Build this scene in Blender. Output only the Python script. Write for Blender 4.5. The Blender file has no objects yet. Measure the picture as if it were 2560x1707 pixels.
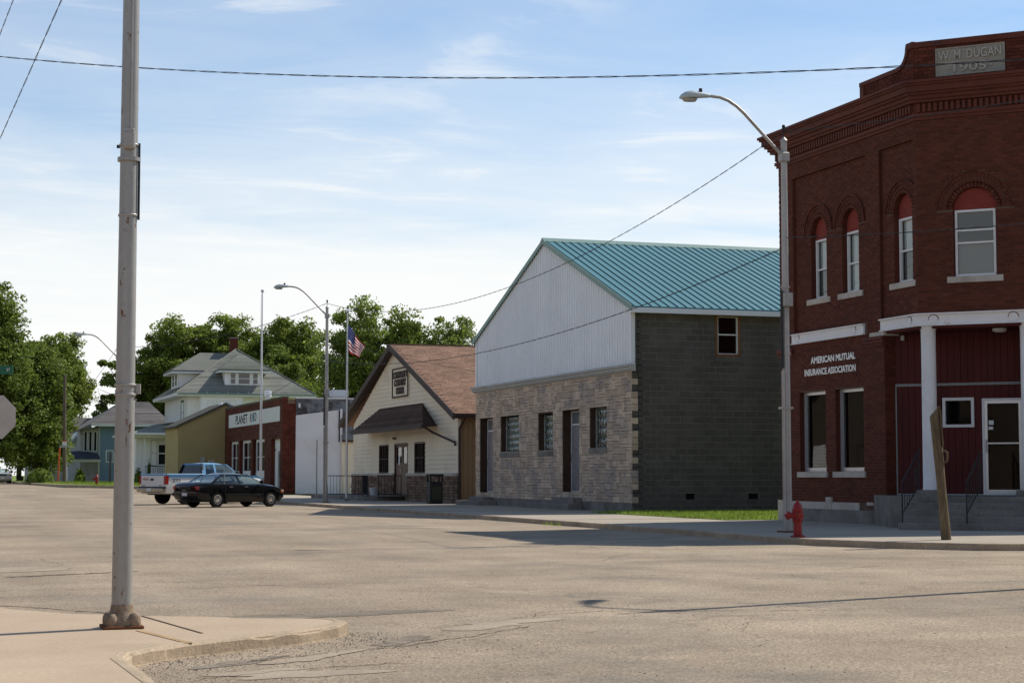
import bpy, bmesh, math, random
import numpy as np
from mathutils import Vector, Matrix
R = random.Random(11)
rad = math.radians
scn = bpy.context.scene
col = scn.collection

# ------------------------------------------------------------------ camera
cd = bpy.data.cameras.new('Camera'); cam = bpy.data.objects.new('Camera', cd); col.objects.link(cam)
cd.sensor_width = 36.0; cd.lens = 36.0 * 4500 / 2560; cd.clip_end = 5000
cam.location = (0, 0, 1.28)
cam.rotation_euler = (rad(90 + 4.2385), 0, rad(-18.6163))
scn.camera = cam

# ------------------------------------------------------------------ sky and sun
SUN_EL, SUN_AZ = rad(45.0), rad(71.5)          # azimuth measured from +Y towards +X
w = bpy.data.worlds.new('World'); scn.world = w; w.use_nodes = True
nt = w.node_tree; nt.nodes.clear()
def N(t, **k):
    n = nt.nodes.new(t)
    for a, b in k.items(): setattr(n, a, b)
    return n
def mth(op, a, b=None, c=None, clamp=False):
    n = N('ShaderNodeMath', operation=op, use_clamp=clamp)
    for i, v in enumerate((a, b, c)):
        if v is None: continue
        if isinstance(v, (int, float)): n.inputs[i].default_value = v
        else: nt.links.new(v, n.inputs[i])
    return n.outputs[0]
sky = N('ShaderNodeTexSky', sky_type='NISHITA', sun_disc=False, sun_elevation=SUN_EL, sun_rotation=SUN_AZ, air_density=1.0, dust_density=0.3, ozone_density=1.5)
tc = N('ShaderNodeTexCoord'); sep = N('ShaderNodeSeparateXYZ'); nt.links.new(tc.outputs['Generated'], sep.inputs[0])
zc = mth('MAXIMUM', sep.outputs[2], 0.012)
# a layer of thin high cloud: the view ray meets it at xy/z
px = mth('DIVIDE', sep.outputs[0], mth('ADD', zc, 0.03)); py = mth('DIVIDE', sep.outputs[1], mth('ADD', zc, 0.03))
cmb = N('ShaderNodeCombineXYZ'); nt.links.new(px, cmb.inputs[0]); nt.links.new(py, cmb.inputs[1])
mp = N('ShaderNodeMapping'); nt.links.new(cmb.outputs[0], mp.inputs[0]); mp.inputs['Rotation'].default_value = (0, 0, rad(28)); mp.inputs['Scale'].default_value = (0.75, 1.0, 1); mp.inputs['Location'].default_value = (3.1, 1.7, 0)
n1 = N('ShaderNodeTexNoise'); n1.inputs['Scale'].default_value = 2.6; n1.inputs['Detail'].default_value = 9; n1.inputs['Roughness'].default_value = 0.6; n1.inputs['Distortion'].default_value = 0.5
nt.links.new(mp.outputs[0], n1.inputs['Vector'])
n2 = N('ShaderNodeTexNoise'); n2.inputs['Scale'].default_value = 0.33; n2.inputs['Detail'].default_value = 4; n2.inputs['Roughness'].default_value = 0.5
nt.links.new(mp.outputs[0], n2.inputs['Vector'])
wisp = mth('MULTIPLY', mth('SUBTRACT', n1.outputs[0], 0.545, clamp=True), mth('MULTIPLY', mth('SUBTRACT', n2.outputs[0], 0.40, clamp=True), 55.0))
veil = mth('MULTIPLY', mth('SUBTRACT', mth('ADD', mth('MULTIPLY', n1.outputs[0], 0.3), n2.outputs[0]), 0.35, clamp=True), 0.050)
tau = mth('ADD', wisp, mth('DIVIDE', veil, mth('POWER', mth('ADD', zc, 0.03), 2.6)))
cov = mth('SUBTRACT', 1.0, mth('EXPONENT', mth('MULTIPLY', tau, -1.0)), clamp=True)
mix = N('ShaderNodeMix', data_type='RGBA'); nt.links.new(cov, mix.inputs[0]); tn = N('ShaderNodeVectorMath', operation='MULTIPLY'); nt.links.new(sky.outputs[0], tn.inputs[0]); tn.inputs[1].default_value = (0.74, 1.02, 1.22); nt.links.new(tn.outputs[0], mix.inputs[6]); mix.inputs[7].default_value = (9.3, 9.4, 9.3, 1)
bg = N('ShaderNodeBackground'); bg.inputs[1].default_value = 0.106; nt.links.new(mix.outputs[2], bg.inputs[0])
wo = N('ShaderNodeOutputWorld'); nt.links.new(bg.outputs[0], wo.inputs[0])

sl = bpy.data.lights.new('Sun', 'SUN'); sl.energy = 5.0; sl.angle = rad(0.53); sl.color = (1.0, 0.95, 0.86)
so = bpy.data.objects.new('Sun', sl); col.objects.link(so)
sdir = Vector((math.sin(SUN_AZ) * math.cos(SUN_EL), math.cos(SUN_AZ) * math.cos(SUN_EL), math.sin(SUN_EL)))
so.rotation_euler = (-sdir).to_track_quat('-Z', 'Y').to_euler(); so.location = (40, 20, 60)

scn.view_settings.view_transform = 'Standard'; scn.view_settings.look = 'None'
scn.view_settings.exposure = 0.0; scn.view_settings.gamma = 1.0
scn.render.engine = 'CYCLES'; scn.cycles.max_bounces = 6; scn.cycles.transparent_max_bounces = 12
scn.cycles.use_denoising = True

# ------------------------------------------------------------------ materials
MT = {}
def mat(name, base, rough=0.8, var=0.15, scale=1.5, fine=0.08, fscale=40, bump=0.0, bscale=80, metallic=0.0, spec=0.3, rnd=0.0, tint=None, tscale=0.6, tlo=0.52, thi=0.68, coat=0.0, transl=0.0, aniso=None):
    if name in MT: return MT[name]
    m = bpy.data.materials.new(name); m.use_nodes = True; t = m.node_tree; b = t.nodes['Principled BSDF']
    L = t.links.new
    b.inputs['Roughness'].default_value = rough; b.inputs['Metallic'].default_value = metallic; b.inputs['Specular IOR Level'].default_value = spec
    if coat: b.inputs['Coat Weight'].default_value = coat; b.inputs['Coat Roughness'].default_value = 0.03
    g = t.nodes.new('ShaderNodeNewGeometry'); pos = g.outputs['Position']
    if aniso:
        mpn = t.nodes.new('ShaderNodeMapping'); L(pos, mpn.inputs[0]); mpn.inputs['Scale'].default_value = aniso; pos = mpn.outputs[0]
    def noise(s, d=4, r=0.6):
        n = t.nodes.new('ShaderNodeTexNoise'); n.inputs['Scale'].default_value = s; n.inputs['Detail'].default_value = d; n.inputs['Roughness'].default_value = r; L(pos, n.inputs['Vector']); return n.outputs[0]
    def rng(v, a, c, lo=0.3, hi=0.7):
        n = t.nodes.new('ShaderNodeMapRange'); L(v, n.inputs[0]); n.inputs[1].default_value = lo; n.inputs[2].default_value = hi; n.inputs[3].default_value = a; n.inputs[4].default_value = c; return n.outputs[0]
    def mul(a, c):
        n = t.nodes.new('ShaderNodeMath'); n.operation = 'MULTIPLY'; L(a, n.inputs[0])
        if isinstance(c, float): n.inputs[1].default_value = c
        else: L(c, n.inputs[1])
        return n.outputs[0]
    f = mul(rng(noise(scale), 1 - var, 1 + var), rng(noise(fscale, 3), 1 - fine, 1 + fine))
    if rnd:
        oi = t.nodes.new('ShaderNodeObjectInfo'); ad = t.nodes.new('ShaderNodeMath'); ad.operation = 'ADD'; L(g.outputs['Random Per Island'], ad.inputs[0]); L(oi.outputs['Random'], ad.inputs[1])
        fr = t.nodes.new('ShaderNodeMath'); fr.operation = 'FRACT'; L(ad.outputs[0], fr.inputs[0])
        f = mul(f, rng(fr.outputs[0], 1 - rnd, 1 + rnd, 0, 1))
    vm = t.nodes.new('ShaderNodeVectorMath'); vm.operation = 'SCALE'; vm.inputs[0].default_value = base; L(f, vm.inputs['Scale'])
    out = vm.outputs[0]
    if tint:
        mx = t.nodes.new('ShaderNodeMix'); mx.data_type = 'RGBA'; L(rng(noise(tscale, 6, 0.65), 0, 1, tlo, thi), mx.inputs[0]); L(out, mx.inputs[6]); mx.inputs[7].default_value = (*tint, 1); out = mx.outputs[2]
    L(out, b.inputs['Base Color'])
    if bump:
        bn = t.nodes.new('ShaderNodeBump'); bn.inputs['Strength'].default_value = bump; bn.inputs['Distance'].default_value = 0.02; L(noise(bscale, 4), bn.inputs['Height']); L(bn.outputs[0], b.inputs['Normal'])
    if transl:
        tr = t.nodes.new('ShaderNodeBsdfTranslucent'); L(out, tr.inputs[0]); ms = t.nodes.new('ShaderNodeMixShader'); ms.inputs[0].default_value = transl
        L(b.outputs[0], ms.inputs[1]); L(tr.outputs[0], ms.inputs[2]); L(ms.outputs[0], t.nodes['Material Output'].inputs[0])
    MT[name] = m; return m
def glass(name, tint=(0.75, 0.8, 0.78), bumpy=0.0, refl=1.0, base=0.07):
    if name in MT: return MT[name]
    m = bpy.data.materials.new(name); m.use_nodes = True; t = m.node_tree; t.nodes.clear(); L = t.links.new
    lw = t.nodes.new('ShaderNodeLayerWeight'); pw_ = t.nodes.new('ShaderNodeMath'); pw_.operation = 'POWER'; L(lw.outputs['Facing'], pw_.inputs[0]); pw_.inputs[1].default_value = 5.0
    fr = t.nodes.new('ShaderNodeMath'); fr.operation = 'MULTIPLY_ADD'; L(pw_.outputs[0], fr.inputs[0]); fr.inputs[1].default_value = 0.9; fr.inputs[2].default_value = base
    gl = t.nodes.new('ShaderNodeBsdfGlossy'); gl.inputs['Roughness'].default_value = 0.02; gl.inputs[0].default_value = (refl, refl, refl, 1)
    tr = t.nodes.new('ShaderNodeBsdfTransparent'); tr.inputs[0].default_value = (*tint, 1)
    ms = t.nodes.new('ShaderNodeMixShader'); o = t.nodes.new('ShaderNodeOutputMaterial')
    L(fr.outputs[0], ms.inputs[0]); L(tr.outputs[0], ms.inputs[1]); L(gl.outputs[0], ms.inputs[2]); L(ms.outputs[0], o.inputs[0])
    g = t.nodes.new('ShaderNodeNewGeometry'); n = t.nodes.new('ShaderNodeTexNoise'); n.inputs['Scale'].default_value = 9 if bumpy else 1.2; L(g.outputs['Position'], n.inputs['Vector'])
    bn = t.nodes.new('ShaderNodeBump'); bn.inputs['Strength'].default_value = bumpy or 0.02; bn.inputs['Distance'].default_value = 0.05; L(n.outputs[0], bn.inputs['Height']); L(bn.outputs[0], gl.inputs['Normal'])
    MT[name] = m; return m

asphalt = mat('asphalt', (0.338, 0.265, 0.190), 0.95, 0.16, 0.22, 0.34, 34, bump=0.6, bscale=55, spec=0.1, tint=(0.262, 0.218, 0.166), tscale=0.30, tlo=0.5, thi=0.66)
def asphalt_detail(m):
    # chip-seal grain: pale chips among darker binder, wandering hairline cracks, tyre-worn paler lanes
    t = m.node_tree; L = t.links.new; b = t.nodes['Principled BSDF']; src = b.inputs['Base Color'].links[0].from_socket
    g = t.nodes.new('ShaderNodeNewGeometry'); pos = g.outputs['Position']
    v = t.nodes.new('ShaderNodeTexVoronoi'); v.inputs['Scale'].default_value = 64; L(pos, v.inputs['Vector'])
    sp = t.nodes.new('ShaderNodeSeparateColor'); L(v.outputs['Color'], sp.inputs[0])
    mr = t.nodes.new('ShaderNodeMapRange'); L(sp.outputs[0], mr.inputs[0]); mr.inputs[3].default_value = 0.70; mr.inputs[4].default_value = 1.28
    sc = t.nodes.new('ShaderNodeVectorMath'); sc.operation = 'SCALE'; L(src, sc.inputs[0]); L(mr.outputs[0], sc.inputs['Scale'])
    w = t.nodes.new('ShaderNodeTexNoise'); w.inputs['Scale'].default_value = 0.8; w.inputs['Detail'].default_value = 6; L(pos, w.inputs['Vector'])
    ad = t.nodes.new('ShaderNodeVectorMath'); ad.operation = 'MULTIPLY_ADD'; L(w.outputs['Color'], ad.inputs[0]); ad.inputs[1].default_value = (2.2, 2.2, 0); L(pos, ad.inputs[2])
    c = t.nodes.new('ShaderNodeTexVoronoi'); c.feature = 'DISTANCE_TO_EDGE'; c.inputs['Scale'].default_value = 0.16; L(ad.outputs[0], c.inputs['Vector'])
    cr = t.nodes.new('ShaderNodeMapRange'); L(c.outputs['Distance'], cr.inputs[0]); cr.inputs[1].default_value = 0.0008; cr.inputs[2].default_value = 0.0030; cr.inputs[3].default_value = 0.78; cr.inputs[4].default_value = 1.0
    s2 = t.nodes.new('ShaderNodeVectorMath'); s2.operation = 'SCALE'; L(sc.outputs[0], s2.inputs[0]); L(cr.outputs[0], s2.inputs['Scale'])
    out = s2.outputs[0]
    for scl, lo, hi in (((0.42, 0.035, 1), 0.90, 1.10), ((0.04, 0.5, 1), 0.92, 1.08), ((0.9, 0.9, 1), 0.90, 1.08)):   # worn lanes both ways, blotches
        mpn = t.nodes.new('ShaderNodeMapping'); L(pos, mpn.inputs[0]); mpn.inputs['Scale'].default_value = scl
        nn = t.nodes.new('ShaderNodeTexNoise'); nn.inputs['Scale'].default_value = 1.0; nn.inputs['Detail'].default_value = 6; nn.inputs['Roughness'].default_value = 0.65; L(mpn.outputs[0], nn.inputs['Vector'])
        r2 = t.nodes.new('ShaderNodeMapRange'); L(nn.outputs[0], r2.inputs[0]); r2.inputs[1].default_value = 0.36; r2.inputs[2].default_value = 0.64; r2.inputs[3].default_value = lo; r2.inputs[4].default_value = hi
        s3 = t.nodes.new('ShaderNodeVectorMath'); s3.operation = 'SCALE'; L(out, s3.inputs[0]); L(r2.outputs[0], s3.inputs['Scale']); out = s3.outputs[0]
    st_ = t.nodes.new('ShaderNodeTexNoise'); st_.inputs['Scale'].default_value = 0.55; st_.inputs['Detail'].default_value = 8; st_.inputs['Roughness'].default_value = 0.7; L(pos, st_.inputs['Vector'])
    r3 = t.nodes.new('ShaderNodeMapRange'); L(st_.outputs[0], r3.inputs[0]); r3.inputs[1].default_value = 0.63; r3.inputs[2].default_value = 0.72; r3.inputs[3].default_value = 1.0; r3.inputs[4].default_value = 0.74
    s4 = t.nodes.new('ShaderNodeVectorMath'); s4.operation = 'SCALE'; L(out, s4.inputs[0]); L(r3.outputs[0], s4.inputs['Scale'])
    L(s4.outputs[0], b.inputs['Base Color'])
asphalt_detail(asphalt)
concrete = mat('concrete_warm', (0.460, 0.348, 0.242), 0.9, 0.10, 0.7, 0.10, 30, bump=0.25, bscale=120, spec=0.15, tint=(0.36, 0.27, 0.175), tscale=0.45, tlo=0.55, thi=0.8)
curbmat = mat('curb_concrete', (0.42, 0.325, 0.225), 0.95, 0.15, 1.6, 0.18, 30, bump=0.35, bscale=45, spec=0.1, tint=(0.27, 0.21, 0.14), tscale=1.2, tlo=0.5, thi=0.75)
walk = mat('sidewalk_concrete', (0.38, 0.325, 0.255), 0.9, 0.12, 0.5, 0.12, 25, bump=0.2, bscale=60, spec=0.15, tint=(0.30, 0.25, 0.19), tscale=0.5)
greyconc = mat('foundation_concrete', (0.21, 0.195, 0.17), 0.95, 0.2, 1.2, 0.15, 25, bump=0.4, bscale=40, spec=0.1, tint=(0.12, 0.105, 0.09), tscale=0.9)
grassm = mat('grass_ground', (0.17, 0.22, 0.048), 0.95, 0.3, 0.5, 0.3, 18, spec=0.05, tint=(0.16, 0.15, 0.06), tscale=0.5, tlo=0.55, thi=0.75)
bladem = mat('grass_blade', (0.24, 0.32, 0.052), 0.7, 0.3, 0.8, 0.2, 6, spec=0.2, rnd=0.3, transl=0.35)
brickm = mat('red_brick', (0.100, 0.028, 0.0165), 0.85, 0.12, 0.8, 0.15, 60, bump=0.3, bscale=120, spec=0.2, rnd=0.22)
brickd = mat('old_brick', (0.105, 0.030, 0.019), 0.88, 0.2, 0.8, 0.15, 60, bump=0.3, bscale=90, spec=0.15, rnd=0.3)
mortar = mat('mortar', (0.125, 0.082, 0.060), 0.95, 0.2, 1.0, spec=0.1)
cornm = mat('cornice_red_paint', (0.110, 0.028, 0.016), 0.75, 0.2, 1.2, 0.1, 20, spec=0.3, tint=(0.075, 0.022, 0.016), tscale=0.9)
tympm = mat('red_infill_paint', (0.225, 0.042, 0.030), 0.8, 0.18, 3.0, 0.1, 20, spec=0.2, tint=(0.15, 0.035, 0.026), tscale=3)
plate = mat('limestone_plate', (0.29, 0.265, 0.225), 0.9, 0.12, 1.5, 0.1, 30, bump=0.3, bscale=60, spec=0.15, tint=(0.27, 0.25, 0.22), tscale=1.3)
sillm = mat('limestone_sill', (0.47, 0.43, 0.37), 0.9, 0.12, 2.0, 0.1, 30, spec=0.15, tint=(0.33, 0.28, 0.22), tscale=1.1)
whitep = mat('white_paint', (0.72, 0.71, 0.69), 0.6, 0.06, 1.2, 0.03, 20, spec=0.35, tint=(0.50, 0.45, 0.37), tscale=1.6, tlo=0.6, thi=0.85)
beamp = mat('flaking_white_paint', (0.74, 0.72, 0.70), 0.6, 0.05, 1.2, 0.04, 20, spec=0.35, tint=(0.33, 0.20, 0.13), tscale=2.2, tlo=0.66, thi=0.78)
rustm = mat('rust', (0.16, 0.07, 0.035), 0.95, 0.3, 4, spec=0.1)
redsid = mat('dark_red_siding', (0.085, 0.016, 0.014), 0.75, 0.15, 1.0, 0.08, 25, spec=0.25, rnd=0.08)
dark = mat('dark_interior', (0.012, 0.012, 0.012), 0.9, 0.2, 2)
blindm = mat('window_blind', (0.62, 0.63, 0.62), 0.85, 0.05, 3, spec=0.2)
screenm = mat('window_screen', (0.16, 0.17, 0.17), 0.9, 0.05, 3, spec=0.2)
pane = glass('window_glass')
panedk = glass('dark_glass', (0.35, 0.40, 0.40), base=0.035)
iron = mat('black_iron', (0.012, 0.012, 0.013), 0.5, 0.2, 6, spec=0.4)
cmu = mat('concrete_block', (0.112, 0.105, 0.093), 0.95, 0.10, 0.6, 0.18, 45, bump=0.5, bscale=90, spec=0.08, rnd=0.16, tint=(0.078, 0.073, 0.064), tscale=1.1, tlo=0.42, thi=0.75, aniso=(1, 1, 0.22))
cmumort = mat('block_mortar', (0.225, 0.205, 0.172), 0.95, 0.15, 2, spec=0.08)
stonem = mat('ashlar_stone', (0.52, 0.41, 0.305), 0.92, 0.16, 1.4, 0.12, 30, bump=0.9, bscale=22, spec=0.12, rnd=0.20, tint=(0.27, 0.255, 0.25), tscale=1.1, tlo=0.5, thi=0.72)
stonejt = mat('stone_joint', (0.07, 0.045, 0.032), 0.95, 0.2, 2, spec=0.05)
whitemetal = mat('white_ribbed_steel', (0.78, 0.80, 0.81), 0.45, 0.05, 0.6, 0.02, 10, spec=0.4)
teal = mat('teal_steel_roof', (0.072, 0.205, 0.225), 0.45, 0.06, 0.5, 0.03, 15, spec=0.4)
tealtrim = mat('green_trim_steel', (0.165, 0.27, 0.235), 0.5, 0.06, 0.5, spec=0.4)
tealrib = mat('teal_seam', (0.045, 0.12, 0.125), 0.5, 0.05, 1, spec=0.35)
osb = mat('chipboard', (0.26, 0.235, 0.235), 0.9, 0.1, 3, 0.4, 28, spec=0.1, aniso=(1, 1, 0.4))
woodbr = mat('brown_wood_trim', (0.17, 0.085, 0.04), 0.8, 0.2, 4, spec=0.2)
cream = mat('cream_clapboard', (0.74, 0.65, 0.49), 0.7, 0.05, 0.7, 0.04, 20, spec=0.25, tint=(0.52, 0.44, 0.31), tscale=0.5, tlo=0.55, thi=0.85)
brownt = mat('dark_brown_trim', (0.050, 0.032, 0.026), 0.7, 0.15, 2, spec=0.3)
brownsh = mat('brown_shingle', (0.225, 0.135, 0.092), 0.95, 0.12, 0.8, 0.25, 60, bump=0.4, bscale=60, spec=0.08, rnd=0.24)
darksh = mat('dark_brown_shingle', (0.10, 0.066, 0.052), 0.95, 0.15, 0.8, 0.25, 40, spec=0.08, rnd=0.3)
greysh = mat('grey_shingle', (0.215, 0.215, 0.185), 0.95, 0.14, 0.7, 0.2, 22, bump=0.5, bscale=25, spec=0.08, rnd=0.2, tint=(0.15, 0.165, 0.13), tscale=0.35)
bluesh = mat('weathered_shingle', (0.17, 0.155, 0.145), 0.95, 0.14, 0.7, 0.2, 22, bump=0.5, bscale=25, spec=0.08, rnd=0.2)
tanmetal = mat('tan_ribbed_siding', (0.34, 0.215, 0.115), 0.6, 0.06, 0.6, spec=0.3)
mustard = mat('mustard_ribbed_siding', (0.40, 0.30, 0.135), 0.6, 0.06, 0.6, spec=0.3)
whitewall = mat('whitewashed_wall', (0.66, 0.66, 0.67), 0.85, 0.05, 0.7, 0.05, 15, bump=0.3, bscale=20, spec=0.2, tint=(0.50, 0.49, 0.48), tscale=0.5, tlo=0.5, thi=0.9)
tarwall = mat('tarred_parapet', (0.17, 0.18, 0.20), 0.9, 0.3, 1.4, 0.3, 8, spec=0.2, tint=(0.055, 0.05, 0.05), tscale=1.7, tlo=0.45, thi=0.6)
whitesid = mat('white_clapboard', (0.80, 0.79, 0.77), 0.7, 0.05, 0.7, spec=0.25)
bluesid = mat('blue_clapboard', (0.165, 0.245, 0.33), 0.7, 0.07, 0.7, spec=0.25)
greytrim = mat('weathered_trim', (0.40, 0.40, 0.37), 0.8, 0.1, 2, spec=0.2)
galv = mat('galvanised_steel', (0.36, 0.335, 0.31), 0.45, 0.12, 1.2, 0.06, 25, metallic=0.35, spec=0.4, tint=(0.26, 0.24, 0.225), tscale=1.4)
rustypole = mat('galvanised_steel_rust_spots', (0.34, 0.33, 0.305), 0.5, 0.12, 0.9, 0.06, 25, metallic=0.3, spec=0.4, tint=(0.17, 0.075, 0.035), tscale=15, tlo=0.625, thi=0.655, aniso=(1, 1, 0.55))
lumin = mat('luminaire_grey', (0.42, 0.47, 0.47), 0.5, 0.05, 3, spec=0.4)
alum = mat('aluminium', (0.60, 0.60, 0.60), 0.35, 0.05, 3, metallic=0.6, spec=0.5)
hydred = mat('hydrant_red', (0.26, 0.013, 0.010), 0.45, 0.12, 4, spec=0.4)
postw = mat('weathered_post_wood', (0.15, 0.115, 0.07), 0.9, 0.3, 3, 0.3, 14, bump=0.8, bscale=12, spec=0.1, tint=(0.07, 0.05, 0.033), tscale=2.0, aniso=(3, 3, 0.35))
polewood = mat('utility_pole_wood', (0.15, 0.12, 0.09), 0.9, 0.2, 2, 0.2, 20, spec=0.1, aniso=(2, 2, 0.2))
wirem = mat('black_cable', (0.015, 0.016, 0.02), 0.6, 0.1, 5, spec=0.3)
leafA = mat('maple_leaf', (0.195, 0.245, 0.042), 0.6, 0.25, 0.35, 0.15, 4, spec=0.2, rnd=0.35, transl=0.5)
leafB = mat('pale_leaf', (0.205, 0.260, 0.052), 0.6, 0.25, 0.35, 0.15, 4, spec=0.2, rnd=0.35, transl=0.5)
leafC = mat('dark_leaf', (0.160, 0.210, 0.038), 0.6, 0.25, 0.35, 0.15, 4, spec=0.2, rnd=0.35, transl=0.45)
bark = mat('bark', (0.060, 0.048, 0.036), 0.95, 0.3, 3, spec=0.05)
blackcar = mat('black_car_paint', (0.004, 0.004, 0.005), 0.10, 0.0, 1, 0.0, 1, spec=0.4)
whitecar = mat('white_truck_paint', (0.68, 0.68, 0.66), 0.35, 0.02, 1, 0.0, 1, spec=0.5, coat=0.6)
bluecar = mat('blue_truck_paint', (0.10, 0.27, 0.46), 0.3, 0.02, 1, 0.0, 1, spec=0.5, coat=0.8)
silver = mat('silver_car_paint', (0.50, 0.50, 0.48), 0.35, 0.02, 1, 0.0, 1, metallic=0.2, spec=0.5, coat=0.6)
rubber = mat('tyre_rubber', (0.016, 0.016, 0.016), 0.9, 0.1, 5, spec=0.2)
chrome = mat('chrome_rim', (0.66, 0.66, 0.66), 0.22, 0.05, 9, metallic=0.9, spec=0.5)
blacktrim = mat('black_plastic', (0.014, 0.014, 0.015), 0.6, 0.1, 5, spec=0.3)
redlens = mat('red_lens', (0.30, 0.012, 0.010), 0.2, 0.05, 5, spec=0.5)
clearlens = mat('clear_lens', (0.60, 0.58, 0.52), 0.2, 0.05, 5, spec=0.5)
carglass = glass('car_glass', (0.66, 0.74, 0.72))
seatm = mat('car_upholstery', (0.11, 0.12, 0.12), 0.9, 0.1, 5)
signgreen = mat('sign_green', (0.008, 0.105, 0.055), 0.45, 0.05, 3, spec=0.4)
signback = mat('sign_back_aluminium', (0.46, 0.43, 0.39), 0.6, 0.1, 3, metallic=0.2, spec=0.3)
pebm = mat('loose_gravel', (0.27, 0.22, 0.165), 0.9, 0.3, 3, rnd=0.4, spec=0.1)
flagred = mat('flag_red', (0.40, 0.022, 0.030), 0.8, 0.05, 3, spec=0.1, transl=0.4)
flagwhite = mat('flag_white', (0.72, 0.70, 0.68), 0.8, 0.05, 3, spec=0.1, transl=0.4)
flagblue = mat('flag_blue', (0.018, 0.030, 0.16), 0.8, 0.05, 3, spec=0.1, transl=0.4)
orange = mat('orange_marker', (0.55, 0.11, 0.03), 0.7, 0.1, 3)
blackpaint = mat('black_lettering', (0.012, 0.012, 0.014), 0.7, 0.05, 5)
bluepaint = mat('blue_lettering', (0.06, 0.22, 0.32), 0.7, 0.2, 9)
signpaint = mat('sign_white_paint', (0.70, 0.69, 0.67), 0.8, 0.06, 1.2, 0.05, 20, bump=0.3, bscale=30, spec=0.2)
bucketm = mat('bucket_plastic', (0.55, 0.56, 0.56), 0.5, 0.05, 3)
gblk = glass('glass_block', (0.55, 0.64, 0.60), bumpy=0.55, refl=1.0, base=0.10)
greenish = mat('green_metal_roof', (0.10, 0.17, 0.12), 0.7, 0.1, 1, spec=0.3)

# ------------------------------------------------------------------ mesh helpers
class Fr:
    """wall frame: a runs along the wall, z up, d out of the wall"""
    def __init__(s, o, u, n): s.o = Vector(o); s.u = Vector(u).normalized(); s.n = Vector(n).normalized()
    def p(s, a, z, d=0.0): return s.o + s.u * a + s.n * d + Vector((0, 0, z))
    def mtx(s, a, z, d, sx=1, sz=1, sd=1):
        m = Matrix.Identity(4); c = s.p(a, z, d)
        for i in range(3):
            m[i][0] = s.u[i] * sx; m[i][1] = s.n[i] * sd; m[i][2] = (0, 0, 1)[i] * sz; m[i][3] = c[i]
        return m
WORLD = Fr((0, 0, 0), (1, 0, 0), (0, -1, 0))
class MB:
    def __init__(s): s.v = []; s.f = []
    def add(s, vs, fs):
        b = len(s.v); s.v += [tuple(v) for v in vs]; s.f += [tuple(i + b for i in f) for f in fs]; return s
    def hexa(s, p):   # 8 points: bottom 4, top 4 in the same order
        return s.add(p, [(3, 2, 1, 0), (4, 5, 6, 7), (0, 1, 5, 4), (1, 2, 6, 5), (2, 3, 7, 6), (3, 0, 4, 7)])
    def box(s, x0, x1, y0, y1, z0, z1): return s.hexa([(x0, y0, z0), (x1, y0, z0), (x1, y1, z0), (x0, y1, z0), (x0, y0, z1), (x1, y0, z1), (x1, y1, z1), (x0, y1, z1)])
    def fbox(s, fr, a0, a1, z0, z1, d0, d1):
        q = fr.p; return s.hexa([q(a0, z0, d0), q(a1, z0, d0), q(a1, z0, d1), q(a0, z0, d1), q(a0, z1, d0), q(a1, z1, d0), q(a1, z1, d1), q(a0, z1, d1)])
    def prism(s, fr, poly, d0, d1):
        n = len(poly); vs = [fr.p(a, z, d0) for a, z in poly] + [fr.p(a, z, d1) for a, z in poly]
        return s.add(vs, [tuple(range(n - 1, -1, -1)), tuple(range(n, 2 * n))] + [(i, (i + 1) % n, n + (i + 1) % n, n + i) for i in range(n)])
    def slab(s, poly, z0, z1):
        n = len(poly); vs = [(x, y, z0) for x, y in poly] + [(x, y, z1) for x, y in poly]
        return s.add(vs, [tuple(range(n - 1, -1, -1)), tuple(range(n, 2 * n))] + [(i, (i + 1) % n, n + (i + 1) % n, n + i) for i in range(n)])
    def ring(s, fr, a0, a1, z0, z1, t, d0, d1, tb=None):
        tb = t if tb is None else tb
        s.fbox(fr, a0, a0 + t, z0, z1, d0, d1); s.fbox(fr, a1 - t, a1, z0, z1, d0, d1); s.fbox(fr, a0 + t, a1 - t, z1 - t, z1, d0, d1); return s.fbox(fr, a0 + t, a1 - t, z0, z0 + tb, d0, d1)
    def tube(s, pts, r, n=8, cap=True):
        pts = [Vector(p) for p in pts]; m = len(pts); rs = r if isinstance(r, (list, tuple)) else [r] * m
        t0 = (pts[1] - pts[0]).normalized(); x = t0.orthogonal().normalized(); base = len(s.v); vs = []; fs = []
        for i, p in enumerate(pts):
            t = ((pts[i + 1] if i < m - 1 else p) - (pts[i - 1] if i else p)).normalized()
            x = (x - t * x.dot(t)).normalized(); y = t.cross(x)
            for k in range(n):
                a = 2 * math.pi * k / n; vs.append(p + (x * math.cos(a) + y * math.sin(a)) * rs[i])
        for i in range(m - 1):
            for k in range(n): fs.append((i * n + k, i * n + (k + 1) % n, (i + 1) * n + (k + 1) % n, (i + 1) * n + k))
        if cap: fs += [tuple(range(n - 1, -1, -1)), tuple(range((m - 1) * n, m * n))]
        return s.add(vs, fs)
    def lathe(s, o, prof, n=16, axis=(0, 0, 1)):
        ax = Vector(axis).normalized(); x = ax.orthogonal().normalized(); y = ax.cross(x); o = Vector(o); vs = []; m = len(prof)
        for r, h in prof:
            for k in range(n): a = 2 * math.pi * k / n; vs.append(o + ax * h + (x * math.cos(a) + y * math.sin(a)) * r)
        fs = [(i * n + k, i * n + (k + 1) % n, (i + 1) * n + (k + 1) % n, (i + 1) * n + k) for i in range(m - 1) for k in range(n)]
        return s.add(vs, fs + [tuple(range(n - 1, -1, -1)), tuple(range((m - 1) * n, m * n))])
    def poly(s, pts): return s.add(pts, [tuple(range(len(pts)))])
    def build_wall(s, name, m_face, m_reveal, frames, parent):
        """faces that look along a wall normal take the first material, reveals and returns the second"""
        o = s.build(name, m_face, parent); o.data.materials.append(m_reveal)
        for p in o.data.polygons:
            if not any(abs(p.normal.dot(f.n)) > .9 for f in frames): p.material_index = 1
        return o
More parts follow.
